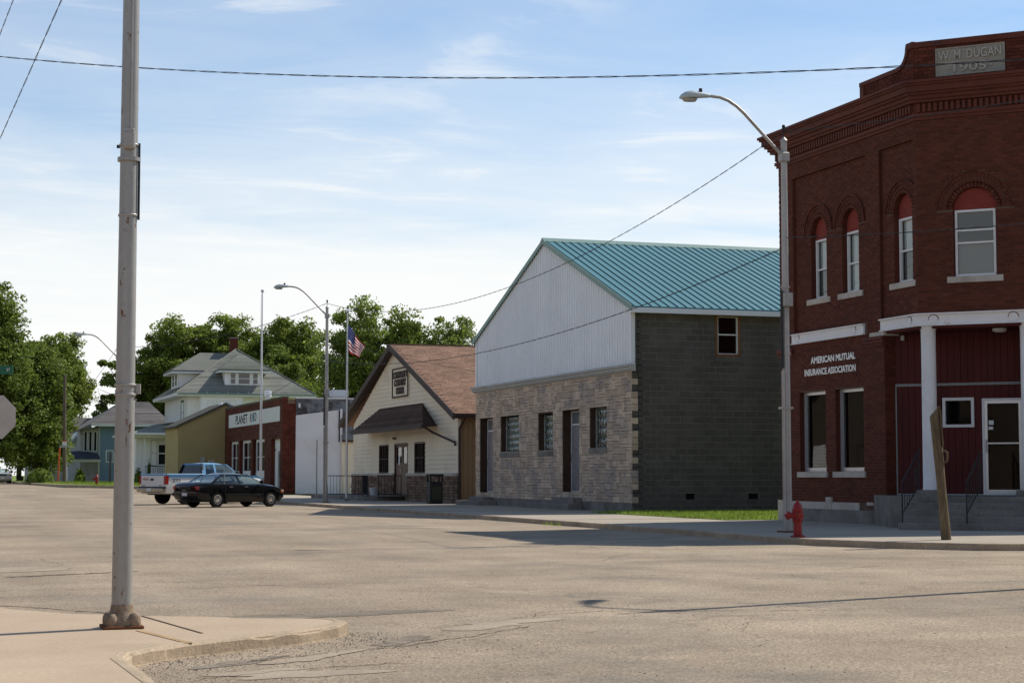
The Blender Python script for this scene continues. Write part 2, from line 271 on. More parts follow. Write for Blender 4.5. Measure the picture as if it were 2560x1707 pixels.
    def build(s, name, m, parent=None, smooth=False, bevel=0.0, recalc=True, xf=None):
        me = bpy.data.meshes.new(name); me.from_pydata([tuple(v) for v in s.v], [], s.f)
        if recalc or bevel:
            bm = bmesh.new(); bm.from_mesh(me)
            if bevel:
                bmesh.ops.bevel(bm, geom=[e for e in bm.edges], offset=bevel, segments=1, affect='EDGES', clamp_overlap=True)
            if recalc: bmesh.ops.recalc_face_normals(bm, faces=bm.faces)
            bm.to_mesh(me); bm.free()
        if smooth:
            me.polygons.foreach_set('use_smooth', [True] * len(me.polygons)); 
            try: me.set_sharp_from_angle(angle=rad(40))
            except Exception: pass
        me.materials.append(m)
        return link(name, me, parent, xf)
def inv_world(p):
    m = Matrix.Identity(4)
    while p: m = m @ Matrix.Identity(4); p = p.parent
    return m
ORG = {}
def link(name, me, parent=None, xf=None):
    o = bpy.data.objects.new(name, me); col.objects.link(o)
    if parent is not None:
        o.parent = parent; o.matrix_parent_inverse = WM[parent].inverted()
    if xf is not None: o.matrix_basis = xf
    WM[o] = xf.copy() if xf is not None else Matrix.Identity(4)
    return o
WM = {}
def thing(name, label, cat, loc=(0, 0, 0), group=None):
    o = bpy.data.objects.new(name, None); col.objects.link(o); o.location = loc; o.empty_display_size = 0.3
    WM[o] = Matrix.Translation(loc); return tag(o, label, cat, group)
def tag(o, label, cat, group=None):
    o['label'] = label; o['category'] = cat
    if group: o['group'] = group
    return o
def struct(o): o['kind'] = 'structure'; return o
def stuff(o): o['kind'] = 'stuff'; return o
CAM = Vector((0, 0, 1.28))
_unit = {}
def unit_piece(m, ch=0.06):
    """a unit block, front edges eased, centred in a and z, from d=0 to d=1"""
    k = (m.name, ch)
    if k not in _unit:
        b = MB(); e = 0.5 - ch; q = [(-.5, 0, -.5), (.5, 0, -.5), (.5, 0, .5), (-.5, 0, .5), (-.5, .8, -.5), (.5, .8, -.5), (.5, .8, .5), (-.5, .8, .5), (-e, 1, -e), (e, 1, -e), (e, 1, e), (-e, 1, e)]
        f = [(8, 9, 10, 11)] + [(i, (i + 1) % 4, 4 + (i + 1) % 4, 4 + i) for i in range(4)] + [(4 + i, 4 + (i + 1) % 4, 8 + (i + 1) % 4, 8 + i) for i in range(4)]
        me = bpy.data.meshes.new('piece'); me.from_pydata(q, [], f); bm = bmesh.new(); bm.from_mesh(me); bmesh.ops.recalc_face_normals(bm, faces=bm.faces); bm.to_mesh(me); bm.free()
        # the open back must not flip the shell: make sure the front faces +Y
        if me.polygons[0].normal.y < 0: me.flip_normals()
        me.materials.append(m); _unit[k] = me
    return _unit[k]
def pieces(name, parent, fr, items, m, limit=300, ch=0.04, rest=None):
    """items: (a, z, width, height, depth[, d0]) centred; the largest in view are objects, the rest one joined part"""
    def key(i):
        p = fr.p(i[0], i[1]); return -i[2] * i[3] / (p - CAM).length_squared
    items = sorted(items, key=key); me = unit_piece(m, ch)
    for i in items[:limit]:
        link(name, me, parent, fr.mtx(i[0], i[1], i[5] if len(i) > 5 else 0.0, i[2], i[3], i[4]))
    if items[limit:]:
        b = MB(); q = [v.co.copy() for v in me.vertices]; fs = [tuple(p.vertices) for p in me.polygons]
        for i in items[limit:]:
            x = fr.mtx(i[0], i[1], i[5] if len(i) > 5 else 0.0, i[2], i[3], i[4]); b.add([x @ v for v in q], fs)
        flip = fr.u.cross(fr.n).z < 0
        if flip: b.f = [tuple(reversed(f)) for f in b.f]
        stuff(b.build(rest or name + '_field', m, parent, recalc=False))
def solid(lo, hi, cuts):
    out = [(lo, hi)]
    for c0, c1 in cuts:
        nx = []
        for a, b in out:
            if c1 <= a or c0 >= b: nx.append((a, b)); continue
            if c0 > a: nx.append((a, c0))
            if c1 < b: nx.append((c1, b))
        out = nx
    return out
def cuts_at(z0, z1, opens):
    """opens: ('r',a0,a1,z0,z1) or ('arch',centre,radius,springz,z0)"""
    c = []; zm = (z0 + z1) / 2
    for o in opens:
        if o[0] == 'r':
            if zm > o[3] and zm < o[4]: c.append((o[1], o[2]))
        else:
            _, ac, r, zs, zb = o
            if zb < zm <= zs: c.append((ac - r, ac + r))
            elif zs < zm < zs + r: h = math.sqrt(r * r - (zm - zs) ** 2); c.append((ac - h, ac + h))
    return c
def brick_items(a0, a1, z0, z1, opens, bl=0.215, bh=0.076, jt=0.011, dep=0.012):
    it = []; n = round((z1 - z0) / bh); bh = (z1 - z0) / n
    for r in range(n):
        za, zb = z0 + r * bh, z0 + (r + 1) * bh
        for s0, s1 in solid(a0, a1, cuts_at(za, zb, opens)):
            off = (r % 2) * bl / 2; k = math.floor((s0 - a0 - off) / bl)
            while a0 + off + k * bl < s1:
                b0, b1 = max(s0, a0 + off + k * bl), min(s1, a0 + off + (k + 1) * bl); k += 1
                if b1 - b0 > 0.04: it.append(((b0 + b1) / 2, (za + zb) / 2, b1 - b0 - jt, bh - jt, dep + R.uniform(-.003, .003)))
    return it
def backing(fr, a0, a1, z0, z1, opens, th, b=None, row=0.08):
    b = b or MB(); cur = {}; n = max(1, round((z1 - z0) / row)); h = (z1 - z0) / n; prev = None; start = z0
    for r in range(n + 1):
        iv = tuple(solid(a0, a1, cuts_at(z0 + r * h, z0 + (r + 1) * h, opens))) if r < n else None
        if iv != prev:
            if prev is not None:
                for s0, s1 in prev: b.fbox(fr, s0, s1, start, z0 + r * h, -th, 0)
            prev = iv; start = z0 + r * h
    return b
def window(fr, a0, a1, z0, z1, d, parent, fm, t=0.05, tb=None, mid=None, mull=(), gl=None, blind=None, room=True, name='window', dep=0.07, sill=None):
    """frame ring at depth d (behind the wall face), panes, meeting rail, mullions, blind, sill"""
    b = MB().ring(fr, a0, a1, z0, z1, t, d - dep, d, tb)
    for mz in ([mid] if isinstance(mid, (int, float)) else (mid or [])): b.fbox(fr, a0 + t, a1 - t, mz - .02, mz + .02, d - dep + .005, d - .008)
    for ma in mull: b.fbox(fr, ma - .025, ma + .025, z0 + t, z1 - t, d - dep + .01, d - .004)
    wv = b.build(name, fm, parent)
    MB().add([fr.p(a0 + t - .005, z0 + t - .005, d - dep + .02), fr.p(a1 - t + .005, z0 + t - .005, d - dep + .02), fr.p(a1 - t + .005, z1 - t + .005, d - dep + .02), fr.p(a0 + t - .005, z1 - t + .005, d - dep + .02)], [(0, 1, 2, 3)]).build('pane', gl or pane, wv, recalc=False)
    if blind:
        for (bz0, bz1, bm) in blind: MB().fbox(fr, a0 + t, a1 - t, bz0, bz1, d - dep - .05, d - dep - .04).build('blind', bm, wv)
    if room: MB().fbox(fr, a0 - .02, a1 + .02, z0 - .02, z1 + .02, d - dep - .36, d - dep - .30).build('dark_room', dark, wv)
    if sill: MB().fbox(fr, sill[0], sill[1], sill[2], sill[3], d - dep, sill[4]).build('sill', sill[5], wv, bevel=.006)
    return wv
def text(s, fr, a, z, d, width, cap, m, parent, name='lettering', ext=0.012, flip=False, bold=0.0):
    """raised lettering centred on a, baseline z, scaled to the given overall width and capital height"""
    c = bpy.data.curves.new(name, 'FONT'); c.body = s; c.size = 1.0; c.extrude = 0.5; c.offset = bold; c.resolution_u = 3
    o = bpy.data.objects.new(name, c); col.objects.link(o); dg = bpy.context.evaluated_depsgraph_get(); me = bpy.data.meshes.new_from_object(o.evaluated_get(dg)); bpy.data.objects.remove(o); bpy.data.curves.remove(c)
    xs = [v.co.x for v in me.vertices]; ys = [v.co.y for v in me.vertices]; x0, x1 = min(xs), max(xs); k = width / (x1 - x0); yk = cap / (0.73 if '.' in s or '-' in s else (max(ys) - min(ys))); y0 = 0.0 if '.' in s else min(ys)
    u = -fr.u if flip else fr.u
    for v in me.vertices: p = fr.p(a, z + (v.co.y - y0) * yk, d + (v.co.z + .5) * ext) + u * ((v.co.x - (x0 + x1) / 2) * k); v.co = p
    me.update(); me.materials.clear(); me.materials.append(m); return link(name, me, parent)
def ss(a, b, x): t = min(1, max(0, (x - a) / (b - a))); return t * t * (3 - 2 * t)
def gh(x, y):      # the street climbs gently at its far end
    return 0.5 * ss(78, 112, y) * (1 - ss(13, 19, x) * (1 - ss(112, 126, y)))
def grid_sheet(name, xs, ys, dz, m, f=gh):
    vs = [(x, y, f(x, y) + dz) for y in ys for x in xs]; n = len(xs)
    fs = [(j * n + i, j * n + i + 1, (j + 1) * n + i + 1, (j + 1) * n + i) for j in range(len(ys) - 1) for i in range(n - 1)]
    return MB().add(vs, fs).build(name, m, smooth=True, recalc=False)
# ------------------------------------------------------------------ setting: ground, road, pavements
def rngf(a, b, s): n = max(1, round((b - a) / s)); return [a + (b - a) * i / n for i in range(n + 1)]
gx = [-2500, -900, -300, -100] + rngf(-60, 70, 5) + [110, 300, 900, 2500]
gy = [-500, -100, -40] + rngf(0, 200, 5) + [260, 400, 900, 2500]
struct(grid_sheet('ground', gx, gy, -0.06, grassm))
struct(grid_sheet('road', rngf(-60, 70, 2.5), rngf(-40, 113, 2.5), 0.0, asphalt))
struct(grid_sheet('road_beyond', rngf(-6, 9.3, 2.55), rngf(113, 420, 6), 0.0, asphalt))
def loop_slab(name, top, m, zt, zb=-0.05, bevel=0.02):
    return MB().slab(top, zb, zt).build(name, m, bevel=bevel)
# near corner pavement with its rounded nose
NOSE = [(1.40, 6.0), (1.40, 10.38), (1.37, 11.95), (1.46, 12.35), (1.74, 12.7), (2.02, 12.95), (2.46, 13.28), (2.88, 13.60), (3.26, 14.02), (3.42, 14.40), (3.40, 14.66), (3.20, 14.86), (2.62, 15.10), (1.97, 15.50), (1.36, 15.95), (0.94, 16.60), (0.62, 17.4), (0.3, 18.0), (-8, 18.2), (-8, 6.0)]
zn = 0.10
nose = struct(MB().slab(NOSE, -0.05, zn).build('pavement_near', concrete, bevel=0.012))
# the kerb on the gutter side, chipped along its upper arris
kb = MB(); cp = NOSE[2:11]
def densify(pts, step):
    out = []
    for (x0, y0), (x1, y1) in zip(pts, pts[1:]):
        n = max(1, int(math.hypot(x1 - x0, y1 - y0) / step))
        out += [(x0 + (x1 - x0) * i / n, y0 + (y1 - y0) * i / n) for i in range(n)]
    return out + [pts[-1]]
def kerb_strip(pts, name, m, zt, width=0.02, seed=3, zb=-0.03, chip=0.02, step=0.05):
    rr = random.Random(seed); p = densify(pts, step); vs = []; n = len(p); ch = tgt = 0.0
    for i, (x, y) in enumerate(p):
        a, b = p[max(0, i - 1)], p[min(n - 1, i + 1)]; tx, ty = b[0] - a[0], b[1] - a[1]; l = math.hypot(tx, ty) or 1; nx, ny = ty / l, -tx / l
        tgt = (chip * rr.uniform(.6, 2.2) if rr.random() < .06 else (0.0 if rr.random() < .12 else tgt)); ch += (tgt - ch) * .45
        o = width; h = zt(x, y) if callable(zt) else zt; zg = (gh(x, y) if callable(zt) else 0)
        vs += [(x + nx * (o + .012), y + ny * (o + .012), zg + zb), (x + nx * o, y + ny * o, zg + .01), (x + nx * (o - ch * .15), y + ny * (o - ch * .15), h - .018 - ch * .7), (x + nx * (o - .014 - ch), y + ny * (o - .014 - ch), h - .002 - ch * .35), (x + nx * (o - .05 - ch * 1.3), y + ny * (o - .05 - ch * 1.3), h + .003), (x - nx * .08, y - ny * .08, h + .003)]
    fs = [(6 * i + k, 6 * i + k + 1, 6 * i + k + 7, 6 * i + k + 6) for i in range(n - 1) for k in range(5)]
    return struct(MB().add(vs, fs).build(name, m, recalc=True))
kerb_strip(NOSE[1:13], 'kerb_near', curbmat, zn, chip=0.012, step=0.035)
# saw-cut joint and rust stain line on the near pavement are thin recessed strips laid flush
jm = mat('dark_joint', (0.09, 0.07, 0.05), 0.95, 0.2, 5, spec=0.05)  # one dark colour for joints and cracks
def strip(name, p, q, wd, z, m, parent=None):
    p, q = Vector((*p, z)), Vector((*q, z)); t = (q - p).normalized(); n = Vector((-t.y, t.x, 0)) * wd / 2
    return MB().hexa([p - n - Vector((0, 0, .01)), q - n - Vector((0, 0, .01)), q + n - Vector((0, 0, .01)), p + n - Vector((0, 0, .01)), p - n, q - n, q + n, p + n]).build(name, m, parent)
strip('expansion_joint', (1.92, 15.42), (2.14, 13.62), 0.022, zn + .004, jm, nose)
strip('rust_stain', (1.72, 14.0), (1.93, 12.86), 0.05, zn + .0045, mat('rust_stain', (0.36, 0.235, 0.115), 0.9, 0.3, 3), nose)
# corner across the side street on the left
struct(MB().slab([(-8, 26.2), (0.2, 26.2), (1.15, 27.4), (1.3, 29.5), (1.3, 100), (-8, 100)], -0.05, 0.06).build('pavement_left', concrete, bevel=0.02))
# right-hand pavement with the chamfered corner
RW = [(15.9, 104), (15.9, 60), (15.9, 40), (15.85, 34), (15.6, 31.0), (15.75, 29.3), (16.35, 27.9), (17.35, 26.6), (18.6, 26.15), (22, 26.1), (60, 26.1)]
struct(MB().slab(RW + [(60, 33.0), (21.8, 33.4), (21.7, 104)], -0.05, 0.12).build('pavement_right', walk, bevel=0.015))
kerb_strip(RW[:-1], 'kerb_right', curbmat, 0.12, 0.02, 5, chip=0.006, step=0.15)
for yy in (44.2, 49.8, 56, 62.5, 70, 78): strip('pavement_joint', (15.95, yy), (21.5, yy), 0.02, 0.124, jm, bpy.data.objects['pavement_right'])
# far corner: grass verge, kerb, path and lawn of the houses
def far_sheet(name, x0, x1, y0, y1, dz, m, s=3): return struct(grid_sheet(name, rngf(x0, x1, s), rngf(y0, y1, s), dz, m))
FK = [(9.6, 420), (9.6, 128), (9.75, 120), (10.4, 113.5), (11.6, 109.3), (13.2, 106.9), (15.0, 105.9), (16.0, 105.6)]
fk = densify(FK, 1.5); vs = []; 
for x, y in fk:
    for (u, dz) in ((0, -.05), (0, .16), (.16, .17), (.16, .0)): vs.append((x + u, y + u * .6, gh(x, y) + dz))
struct(MB().add(vs, [(4 * i + k, 4 * i + k + 1, 4 * i + k + 5, 4 * i + k + 4) for i in range(len(fk) - 1) for k in range(3)]).build('kerb_far', curbmat))
def verge():
    ys = rngf(105.9, 420, 2.0) ; vs = []; fs = []; nx = 8
    for y in ys:
        x0 = min([9.75 + max(0, (120.5 - y)) * .02] if y > 120 else [np.interp(y, [105.6, 105.9, 106.9, 109.3, 113.5, 120], [16.1, 15.1, 13.35, 11.75, 10.5, 9.85])])
        for i in range(nx + 1): x = x0 + (46 - x0) * (i / nx) ** 1.5; vs.append((x, y, gh(x, y) + .15))
    n = nx + 1
    fs = [(j * n + i, j * n + i + 1, (j + 1) * n + i + 1, (j + 1) * n + i) for j in range(len(ys) - 1) for i in range(nx)]
    return struct(MB().add(vs, fs).build('grass_verge', grassm, smooth=True))
verge()
struct(grid_sheet('footpath_far', rngf(10.2, 24, 2), rngf(121.5, 124.5, 1.5), 0.165, walk))
# tufts of grass: lot between the buildings, verge, kerb edge
def blades(name, label, area, n, h0, h1, zf, m, seed, wdt=0.012):
    rr = np.random.default_rng(seed); x = rr.uniform(area[0], area[1], n); y = rr.uniform(area[2], area[3], n); h = rr.uniform(h0, h1, n); a = rr.uniform(0, 6.28, n); lx = rr.normal(0, .35, n) * h; ly = rr.normal(0, .35, n) * h
    z = np.array([zf(p, q) for p, q in zip(x, y)]); wx = np.cos(a) * wdt; wy = np.sin(a) * wdt
    v = np.stack([np.stack([x - wx, y - wy, z], 1), np.stack([x + wx, y + wy, z], 1), np.stack([x + lx, y + ly, z + h], 1)], 1).reshape(-1, 3)
    me = bpy.data.meshes.new(name); me.from_pydata(v.tolist(), [], np.arange(3 * n).reshape(-1, 3).tolist()); me.materials.append(m)
    o = stuff(link(name, me)); return tag(o, label, 'grass')
struct(MB().box(20.1, 44, 42.3, 52.2, -0.05, 0.135).build('grass_lot', grassm))
blades('lawn_grass', 'short sunlit lawn grass between the brick corner building and the grey block wall', (20.1, 34, 42.35, 52.0), 30000, .04, .11, lambda x, y: .13, bladem, 4, .016)
blades('verge_grass', 'mown grass of the kerbside verge and front lawns by the far red hydrant', (10.6, 24, 108.5, 160), 16000, .06, .16, lambda x, y: gh(x, y) + .14, bladem, 5, .03)
blades('kerb_weeds', 'sparse weeds growing in the gutter along the right-hand kerb', (15.62, 15.9, 42.8, 44.0), 70, .03, .10, lambda x, y: .0, bladem, 6, .012)
# loose chippings gathered in the near gutter
def pebbles(n, seed):
    rr = random.Random(seed); b = MB(); path = NOSE[2:12]; p = densify(path, .05)
    for _ in range(n):
        x, y = rr.choice(p); k = abs(rr.gauss(0, .6)) + .02; ang = rr.uniform(-1.9, -0.9)
        x += math.cos(ang) * k + k * .3; y += math.sin(ang) * k; r = rr.uniform(.0025, .007) * (1.8 if rr.random() < .06 else 1); a = rr.uniform(0, 6.28)
        c, s = math.cos(a) * r, math.sin(a) * r
        b.add([(x + c, y + s, 0), (x - s, y + c, 0), (x - c, y - s, 0), (x + s, y - c, 0), (x, y, r * 1.1)], [(0, 1, 4), (1, 2, 4), (2, 3, 4), (3, 0, 4)])
    for _ in range(900):
        x, y = rr.uniform(-1, 14), rr.uniform(10.5, 26); r = rr.uniform(.004, .009); c, s = r, r * .6
        b.add([(x + c, y + s, 0), (x - s, y + c, 0), (x - c, y - s, 0), (x + s, y - c, 0), (x, y, r)], [(0, 1, 4), (1, 2, 4), (2, 3, 4), (3, 0, 4)])
    return tag(stuff(b.build('loose_gravel', pebm, recalc=False)), 'loose gravel chippings strewn in the gutter below the near kerb', 'gravel')
pebbles(1700, 8)
# older paving showing in the gutter: thin worn patches and open cracks
patchm = mat('patch_asphalt', (0.25, 0.205, 0.155), 0.95, 0.25, 1.2, 0.4, 45, bump=0.8, bscale=60, spec=0.1, tint=(0.16, 0.13, 0.10), tscale=3.5)
palem = mat('pale_slurry', (0.355, 0.285, 0.21), 0.95, 0.15, 2.0, 0.2, 45, bump=0.3, bscale=60, spec=0.1)
def blob(name, cx, cy, rx, ry, rot, z, m, seed, wob=.25):
    rr = random.Random(seed); ph = [rr.uniform(0, 6.28) for _ in range(6)]; pts = []
    for i in range(48):
        t = 2 * math.pi * i / 48; k = 1 + wob * sum(math.sin((j + 2) * t + ph[j]) / (j + 1.5) for j in range(6)); x, y = rx * k * math.cos(t), ry * k * math.sin(t)
        pts.append((cx + x * math.cos(rot) - y * math.sin(rot), cy + x * math.sin(rot) + y * math.cos(rot), z))
    return struct(MB().poly(pts).build(name, m, recalc=False))
def crack(name, pts, wd, seed, m=jm, z=.004):
    rr = random.Random(seed); p = densify(pts, .07); vs = []
    for i, (x, y) in enumerate(p):
        w2 = wd * (0.35 + rr.random()) * (0.2 if i in (0, len(p) - 1) else 1); jx, jy = rr.gauss(0, .015), rr.gauss(0, .03)
        vs += [(x + jx, y + jy - w2, z), (x + jx, y + jy + w2, z)]
    return struct(MB().add(vs, [(2 * i, 2 * i + 2, 2 * i + 3, 2 * i + 1) for i in range(len(p) - 1)]).build(name, m, recalc=False))
def crack_tree(x, y, ang, length, wd, seed, depth=0):
    rr = random.Random(seed); pts = [(x, y)]; a = ang; n = max(3, int(length / .25))
    for i in range(n):
        a += rr.gauss(0, .28); x += math.cos(a) * .25; y += math.sin(a) * .25; pts.append((x, y))
        if depth < 2 and rr.random() < .13: crack_tree(x, y, a + rr.choice((-1, 1)) * rr.uniform(.5, 1.1), length * rr.uniform(.25, .5), wd * .7, seed * 7 + i, depth + 1)
    crack('road_crack', pts, wd, seed + 1)
for k_, (x_, y_, a_, l_, w_) in enumerate(((4.2, 14.6, .35, 4.5, .006), (8.5, 15.5, .1, 3.5, .005), (0.3, 24.5, .15, 5.0, .016), (3.0, 20.5, .05, 6, .008), (9.0, 25.0, -.1, 7, .010), (5, 34, .1, 8, .014), (2, 46, .2, 9, .02), (12.0, 22.0, .3, 5, .008), (6, 12.2, .4, 3, .005), (1.5, 62, .1, 10, .03))): crack_tree(x_, y_, a_, l_, w_, 100 + k_)
crack('road_crack', [(2.0, 12.2), (2.8, 12.75), (3.6, 13.2), (4.4, 13.9), (5.1, 14.6)], .012, 1)
crack('road_crack', [(1.7, 11.4), (2.6, 11.9), (3.3, 12.0)], .008, 2)
crack('road_crack', [(0.4, 19.0), (1.1, 18.3), (2.0, 16.9), (2.9, 16.1)], .022, 3)
crack('road_crack', [(1.2, 23.6), (2.3, 24.1), (3.0, 24.5)], .05, 4)
crack('road_crack', [(5.4, 15.6), (6.3, 16.0), (7.4, 15.6), (8.6, 15.3)], .008, 5)
blob('road_patch', 3.72, 13.62, .40, .13, .85, .0035, patchm, 1, .5)
blob('road_patch', 2.15, 12.35, .42, .10, .62, .0035, patchm, 2, .5)
blob('road_patch', 4.9, 14.9, .55, .30, .7, .0030, palem, 3, .5)
blob('road_patch', 2.75, 12.55, .42, .12, .75, .0045, palem, 4, .5)
blob('road_patch', 2.4, 11.6, .5, .25, .2, .0032, palem, 10, .5)
blob('road_patch', 1.0, 25.3, 1.6, .5, .2, .0040, palem, 6, .3)
blob('road_patch', 3.4, 16.3, 1.2, .35, .2, .0028, patchm, 7, .4)

# ------------------------------------------------------------------ brick corner building
XF = 21.6; YC = 35.39; s2 = math.sqrt(.5)
A = Fr((XF, YC, 0), (0, 1, 0), (-1, 0, 0)); Cf = Fr((XF, YC, 0), (s2, -s2, 0), (-s2, -s2, 0)); CW = 2.55
P2 = (XF + CW * s2, YC - CW * s2); D3 = Fr((P2[0], P2[1], 0), (1, 0, 0), (0, -1, 0))
BB = thing('brick_building', 'red brick two-storey corner building with chamfered corner, arched windows and white porch columns', 'building', (XF, YC, 0))
AL = 6.77; ZT = 9.43; RC = 0.08
arA = [(4.78, .40), (3.18, .40), (.74, .40)]; zsp = 7.35; zspc = 7.21; rin_c, rout_c = .48, .86; rout = .74
opA = [('r', 4.38, 5.74, 1.36, 3.38), ('r', 2.52, 3.88, 1.36, 3.38)]
opU = [('arch', c, rout, zsp, zsp - .02) for c, r in arA] + [('arch', c, r, zsp - .02, 5.56) for c, r in arA]
opUin = [('arch', c, r + .15, zsp, zsp) for c, r in arA] + [('arch', c, r, zsp, 5.56) for c, r in arA]
A2 = Fr((XF + RC, YC, 0), (0, 1, 0), (-1, 0, 0))
# mortar-coloured wall behind the bricks
b = backing(A, 1.53, AL, 0.0, 4.9, opA, .28); backing(A2, 0.05, AL, 4.9, ZT + .7, opUin, .28, b, .04); b.fbox(A, 0, .12, 4.9, ZT, -.1, 0); b.fbox(A, 1.65, 2.25, 4.9, ZT, -.1, 0); b.fbox(A, 6.0, AL, 4.9, ZT, -.1, 0); b.fbox(A, .12, 1.65, 8.9, ZT, -.1, 0); b.fbox(A, 2.25, 6.0, 8.9, ZT, -.1, 0)
backing(Cf, 0, CW, 4.9, ZT + .7, [('arch', 1.28, rin_c + .15, zspc, zspc), ('arch', 1.28, rin_c, zspc, 5.56)], .28, b, .04)
b.fbox(D3, 0, 17, 0, ZT + .7, -.28, 0)
b.build_wall('wall', mortar, brickm, (A, Cf), BB)
MB().box(XF + .1, 40.3, 42.16 - .28, 42.16, 0, ZT + .7).build('rear_wall', brickd, BB)
MB().slab([(XF + .25, 41.8), (XF + .25, YC + .1), (P2[0] + .1, P2[1] + .25), (40, P2[1] + .25), (40, 41.8)], 9.6, 9.75).build('roof', tarwall, BB)
# brick courses
it = brick_items(1.53, AL, .62, 4.61, opA); it2 = brick_items(1.53, 2.3, 4.61, 4.9, []) + brick_items(6.1, AL, 4.61, 4.9, [])
pil = brick_items(1.65, 2.25, 4.9, 8.9, []) + brick_items(6.0, AL, 4.9, 8.9, []) + brick_items(0, .12, 4.9, 8.9, []) + brick_items(0, AL, 8.9, ZT, [])
pieces('brick', BB, A, it + it2 + pil, brickm, 60, .03, 'brick_courses')
pan = brick_items(.12, 1.65, 4.9, 8.9, opU) + brick_items(2.25, 6.0, 4.9, 8.9, opU)
pieces('brick', BB, A2, pan, brickm, 40, .03, 'brick_courses')
chm = brick_items(0, CW, 4.9, ZT, [('arch', 1.28, rout_c, zspc, zspc - .02), ('arch', 1.28, rin_c, zspc - .02, 5.56)])
pieces('brick', BB, Cf, chm, brickm, 200, .03, 'brick_courses')
def voussoirs(fr, ac, zs, ri, ro, rings):
    th = (ro - ri) / rings
    for k in range(rings):
        r0 = ri + k * th; n = max(9, round(math.pi * (r0 + th / 2) / .085))
        for j in range(n):
            t = math.pi * (j + .5) / n; rm = r0 + th / 2; wd = math.pi * rm / n - .012
            base = fr.mtx(0, 0, 0); m3 = Matrix.Translation(fr.p(ac + math.cos(t) * rm, zs + math.sin(t) * rm, -.13)) @ Matrix(((base[0][0], base[0][1], 0, 0), (base[1][0], base[1][1], 0, 0), (0, 0, 1, 0), (0, 0, 0, 1))) @ Matrix.Rotation((math.pi / 2 - t), 4, 'Y') @ Matrix.Diagonal((wd, .145 + .01 * (k == rings - 1), th - .012, 1))
            link('arch_brick', unit_piece(brickm, .03), BB, m3)
for c, r in arA: voussoirs(A2, c, zsp, r, rout - .04, 3)
voussoirs(Cf, 1.28, zspc, rin_c, rout_c - .04, 3)
def half_ring(fr, ac, zs, r0, r1, d0, d1, n=24):
    bb = MB(); q = []
    for j in range(n):
        t0, t1 = math.pi * j / n, math.pi * (j + 1) / n
        f = lambda r, t, d: fr.p(ac + r * math.cos(t), zs + r * math.sin(t), d)
        bb.hexa([f(r0, t0, d0), f(r1, t0, d0), f(r1, t1, d0), f(r0, t1, d0), f(r0, t0, d1), f(r1, t0, d1), f(r1, t1, d1), f(r0, t1, d1)])
    return bb
for c, r in arA: half_ring(A2, c, zsp, rout - .04, rout, -.05, .05).build('hood_mould', brickm, BB)
half_ring(Cf, 1.28, zspc, rout_c - .04, rout_c, -.05, .03).build('hood_mould', brickm, BB)
def arched(fr, ac, r, zs, ztop, zsill, dd, sillw, mid, blind, hw):
    poly = [(ac - r, ztop), (ac + r, ztop), (ac + r, zs)] + [(ac + r * math.cos(math.pi * j / 16), zs + r * math.sin(math.pi * j / 16)) for j in range(1, 16)] + [(ac - r, zs)]
    MB().prism(fr, poly, -dd - .04, -dd).build('arch_infill', tympm, BB)
    MB().fbox(fr, ac - r, ac - hw, zsill, ztop, -dd - .05, -dd - .005).fbox(fr, ac + hw, ac + r, zsill, ztop, -dd - .05, -dd - .005).build('jamb', redsid, BB)
    window(fr, ac - hw, ac + hw, zsill, ztop, -dd + .02, BB, whitep, .05, .06, mid, blind=blind, sill=(ac - sillw, ac + sillw, zsill - .14, zsill, .05, sillm))
arched(A2, 4.78, .40, zsp, 7.2, 5.70, .13, .60, 6.44, [(6.46, 7.15, blindm), (5.75, 6.42, screenm)], .37)
arched(A2, 3.18, .40, zsp, 7.2, 5.70, .13, .60, 6.42, [(5.75, 7.15, blindm)], .37)
arched(A2, .74, .40, zsp, 7.2, 5.70, .13, .58, 6.44, [(6.46, 7.15, blindm), (5.75, 6.42, screenm)], .37)
arched(Cf, 1.28, .48, zspc, 7.2, 5.70, .10, .62, [6.46, 6.74], [(5.75, 6.44, screenm)], .45)
# ground-floor shop windows
for a0, a1 in ((4.38, 5.74), (2.52, 3.88)):
    window(A, a0, a1, 1.36, 3.38, -.12, BB, alum, .09, .10, sill=(a0 - .1, a1 + .1, 1.22, 1.36, .06, sillm), gl=panedk, room=False)
MB().box(XF + .9, XF + 1.0, YC + 2.1, YC + 6.3, .5, 4.0).box(XF + .3, XF + 1.0, YC + 2.0, YC + 2.1, .5, 4.0).box(XF + .3, XF + 1.0, YC + 6.3, YC + 6.4, .5, 4.0).box(XF + .3, XF + 1, YC + 2, YC + 6.4, 4.0, 4.1).box(XF + .3, XF + 1, YC + 2, YC + 6.4, .5, .6).build('shop_interior', dark, BB)
# lintel beam, lettering, base stones
MB().fbox(A, 2.40, 6.06, 4.61, 4.87, -.02, .05).fbox(A, 2.40, 6.06, 4.84, 4.87, .05, .09).fbox(A, 2.40, 6.06, 4.61, 4.635, .05, .08).build('lintel_beam', beamp, BB)
for a in (5.75, 2.86): MB().lathe(A.p(a, 4.74, .05), [(.105, 0), (.105, .012), (.09, .02)], 20, A.n).build('rosette', beamp, BB); half_ring(A, a, 4.74, .105, .125, .051, .056).build('rust_mark', rustm, BB)
text('AMERICAN MUTUAL', A, 3.95, 4.06, .016, 2.24, .17, alum, BB, flip=True, ext=.02, bold=.03)
text('INSURANCE ASSOCIATION', A, 4.11, 3.765, .016, 2.58, .17, alum, BB, flip=True, ext=.02, bold=.03)
MB().fbox(A, 1.9, AL + .03, 0, .44, 0, .06).build('foundation', greyconc, BB)
MB().fbox(A, 6.25, AL + .06, .0, .64, .061, .10).build('corner_stone', sillm, BB)
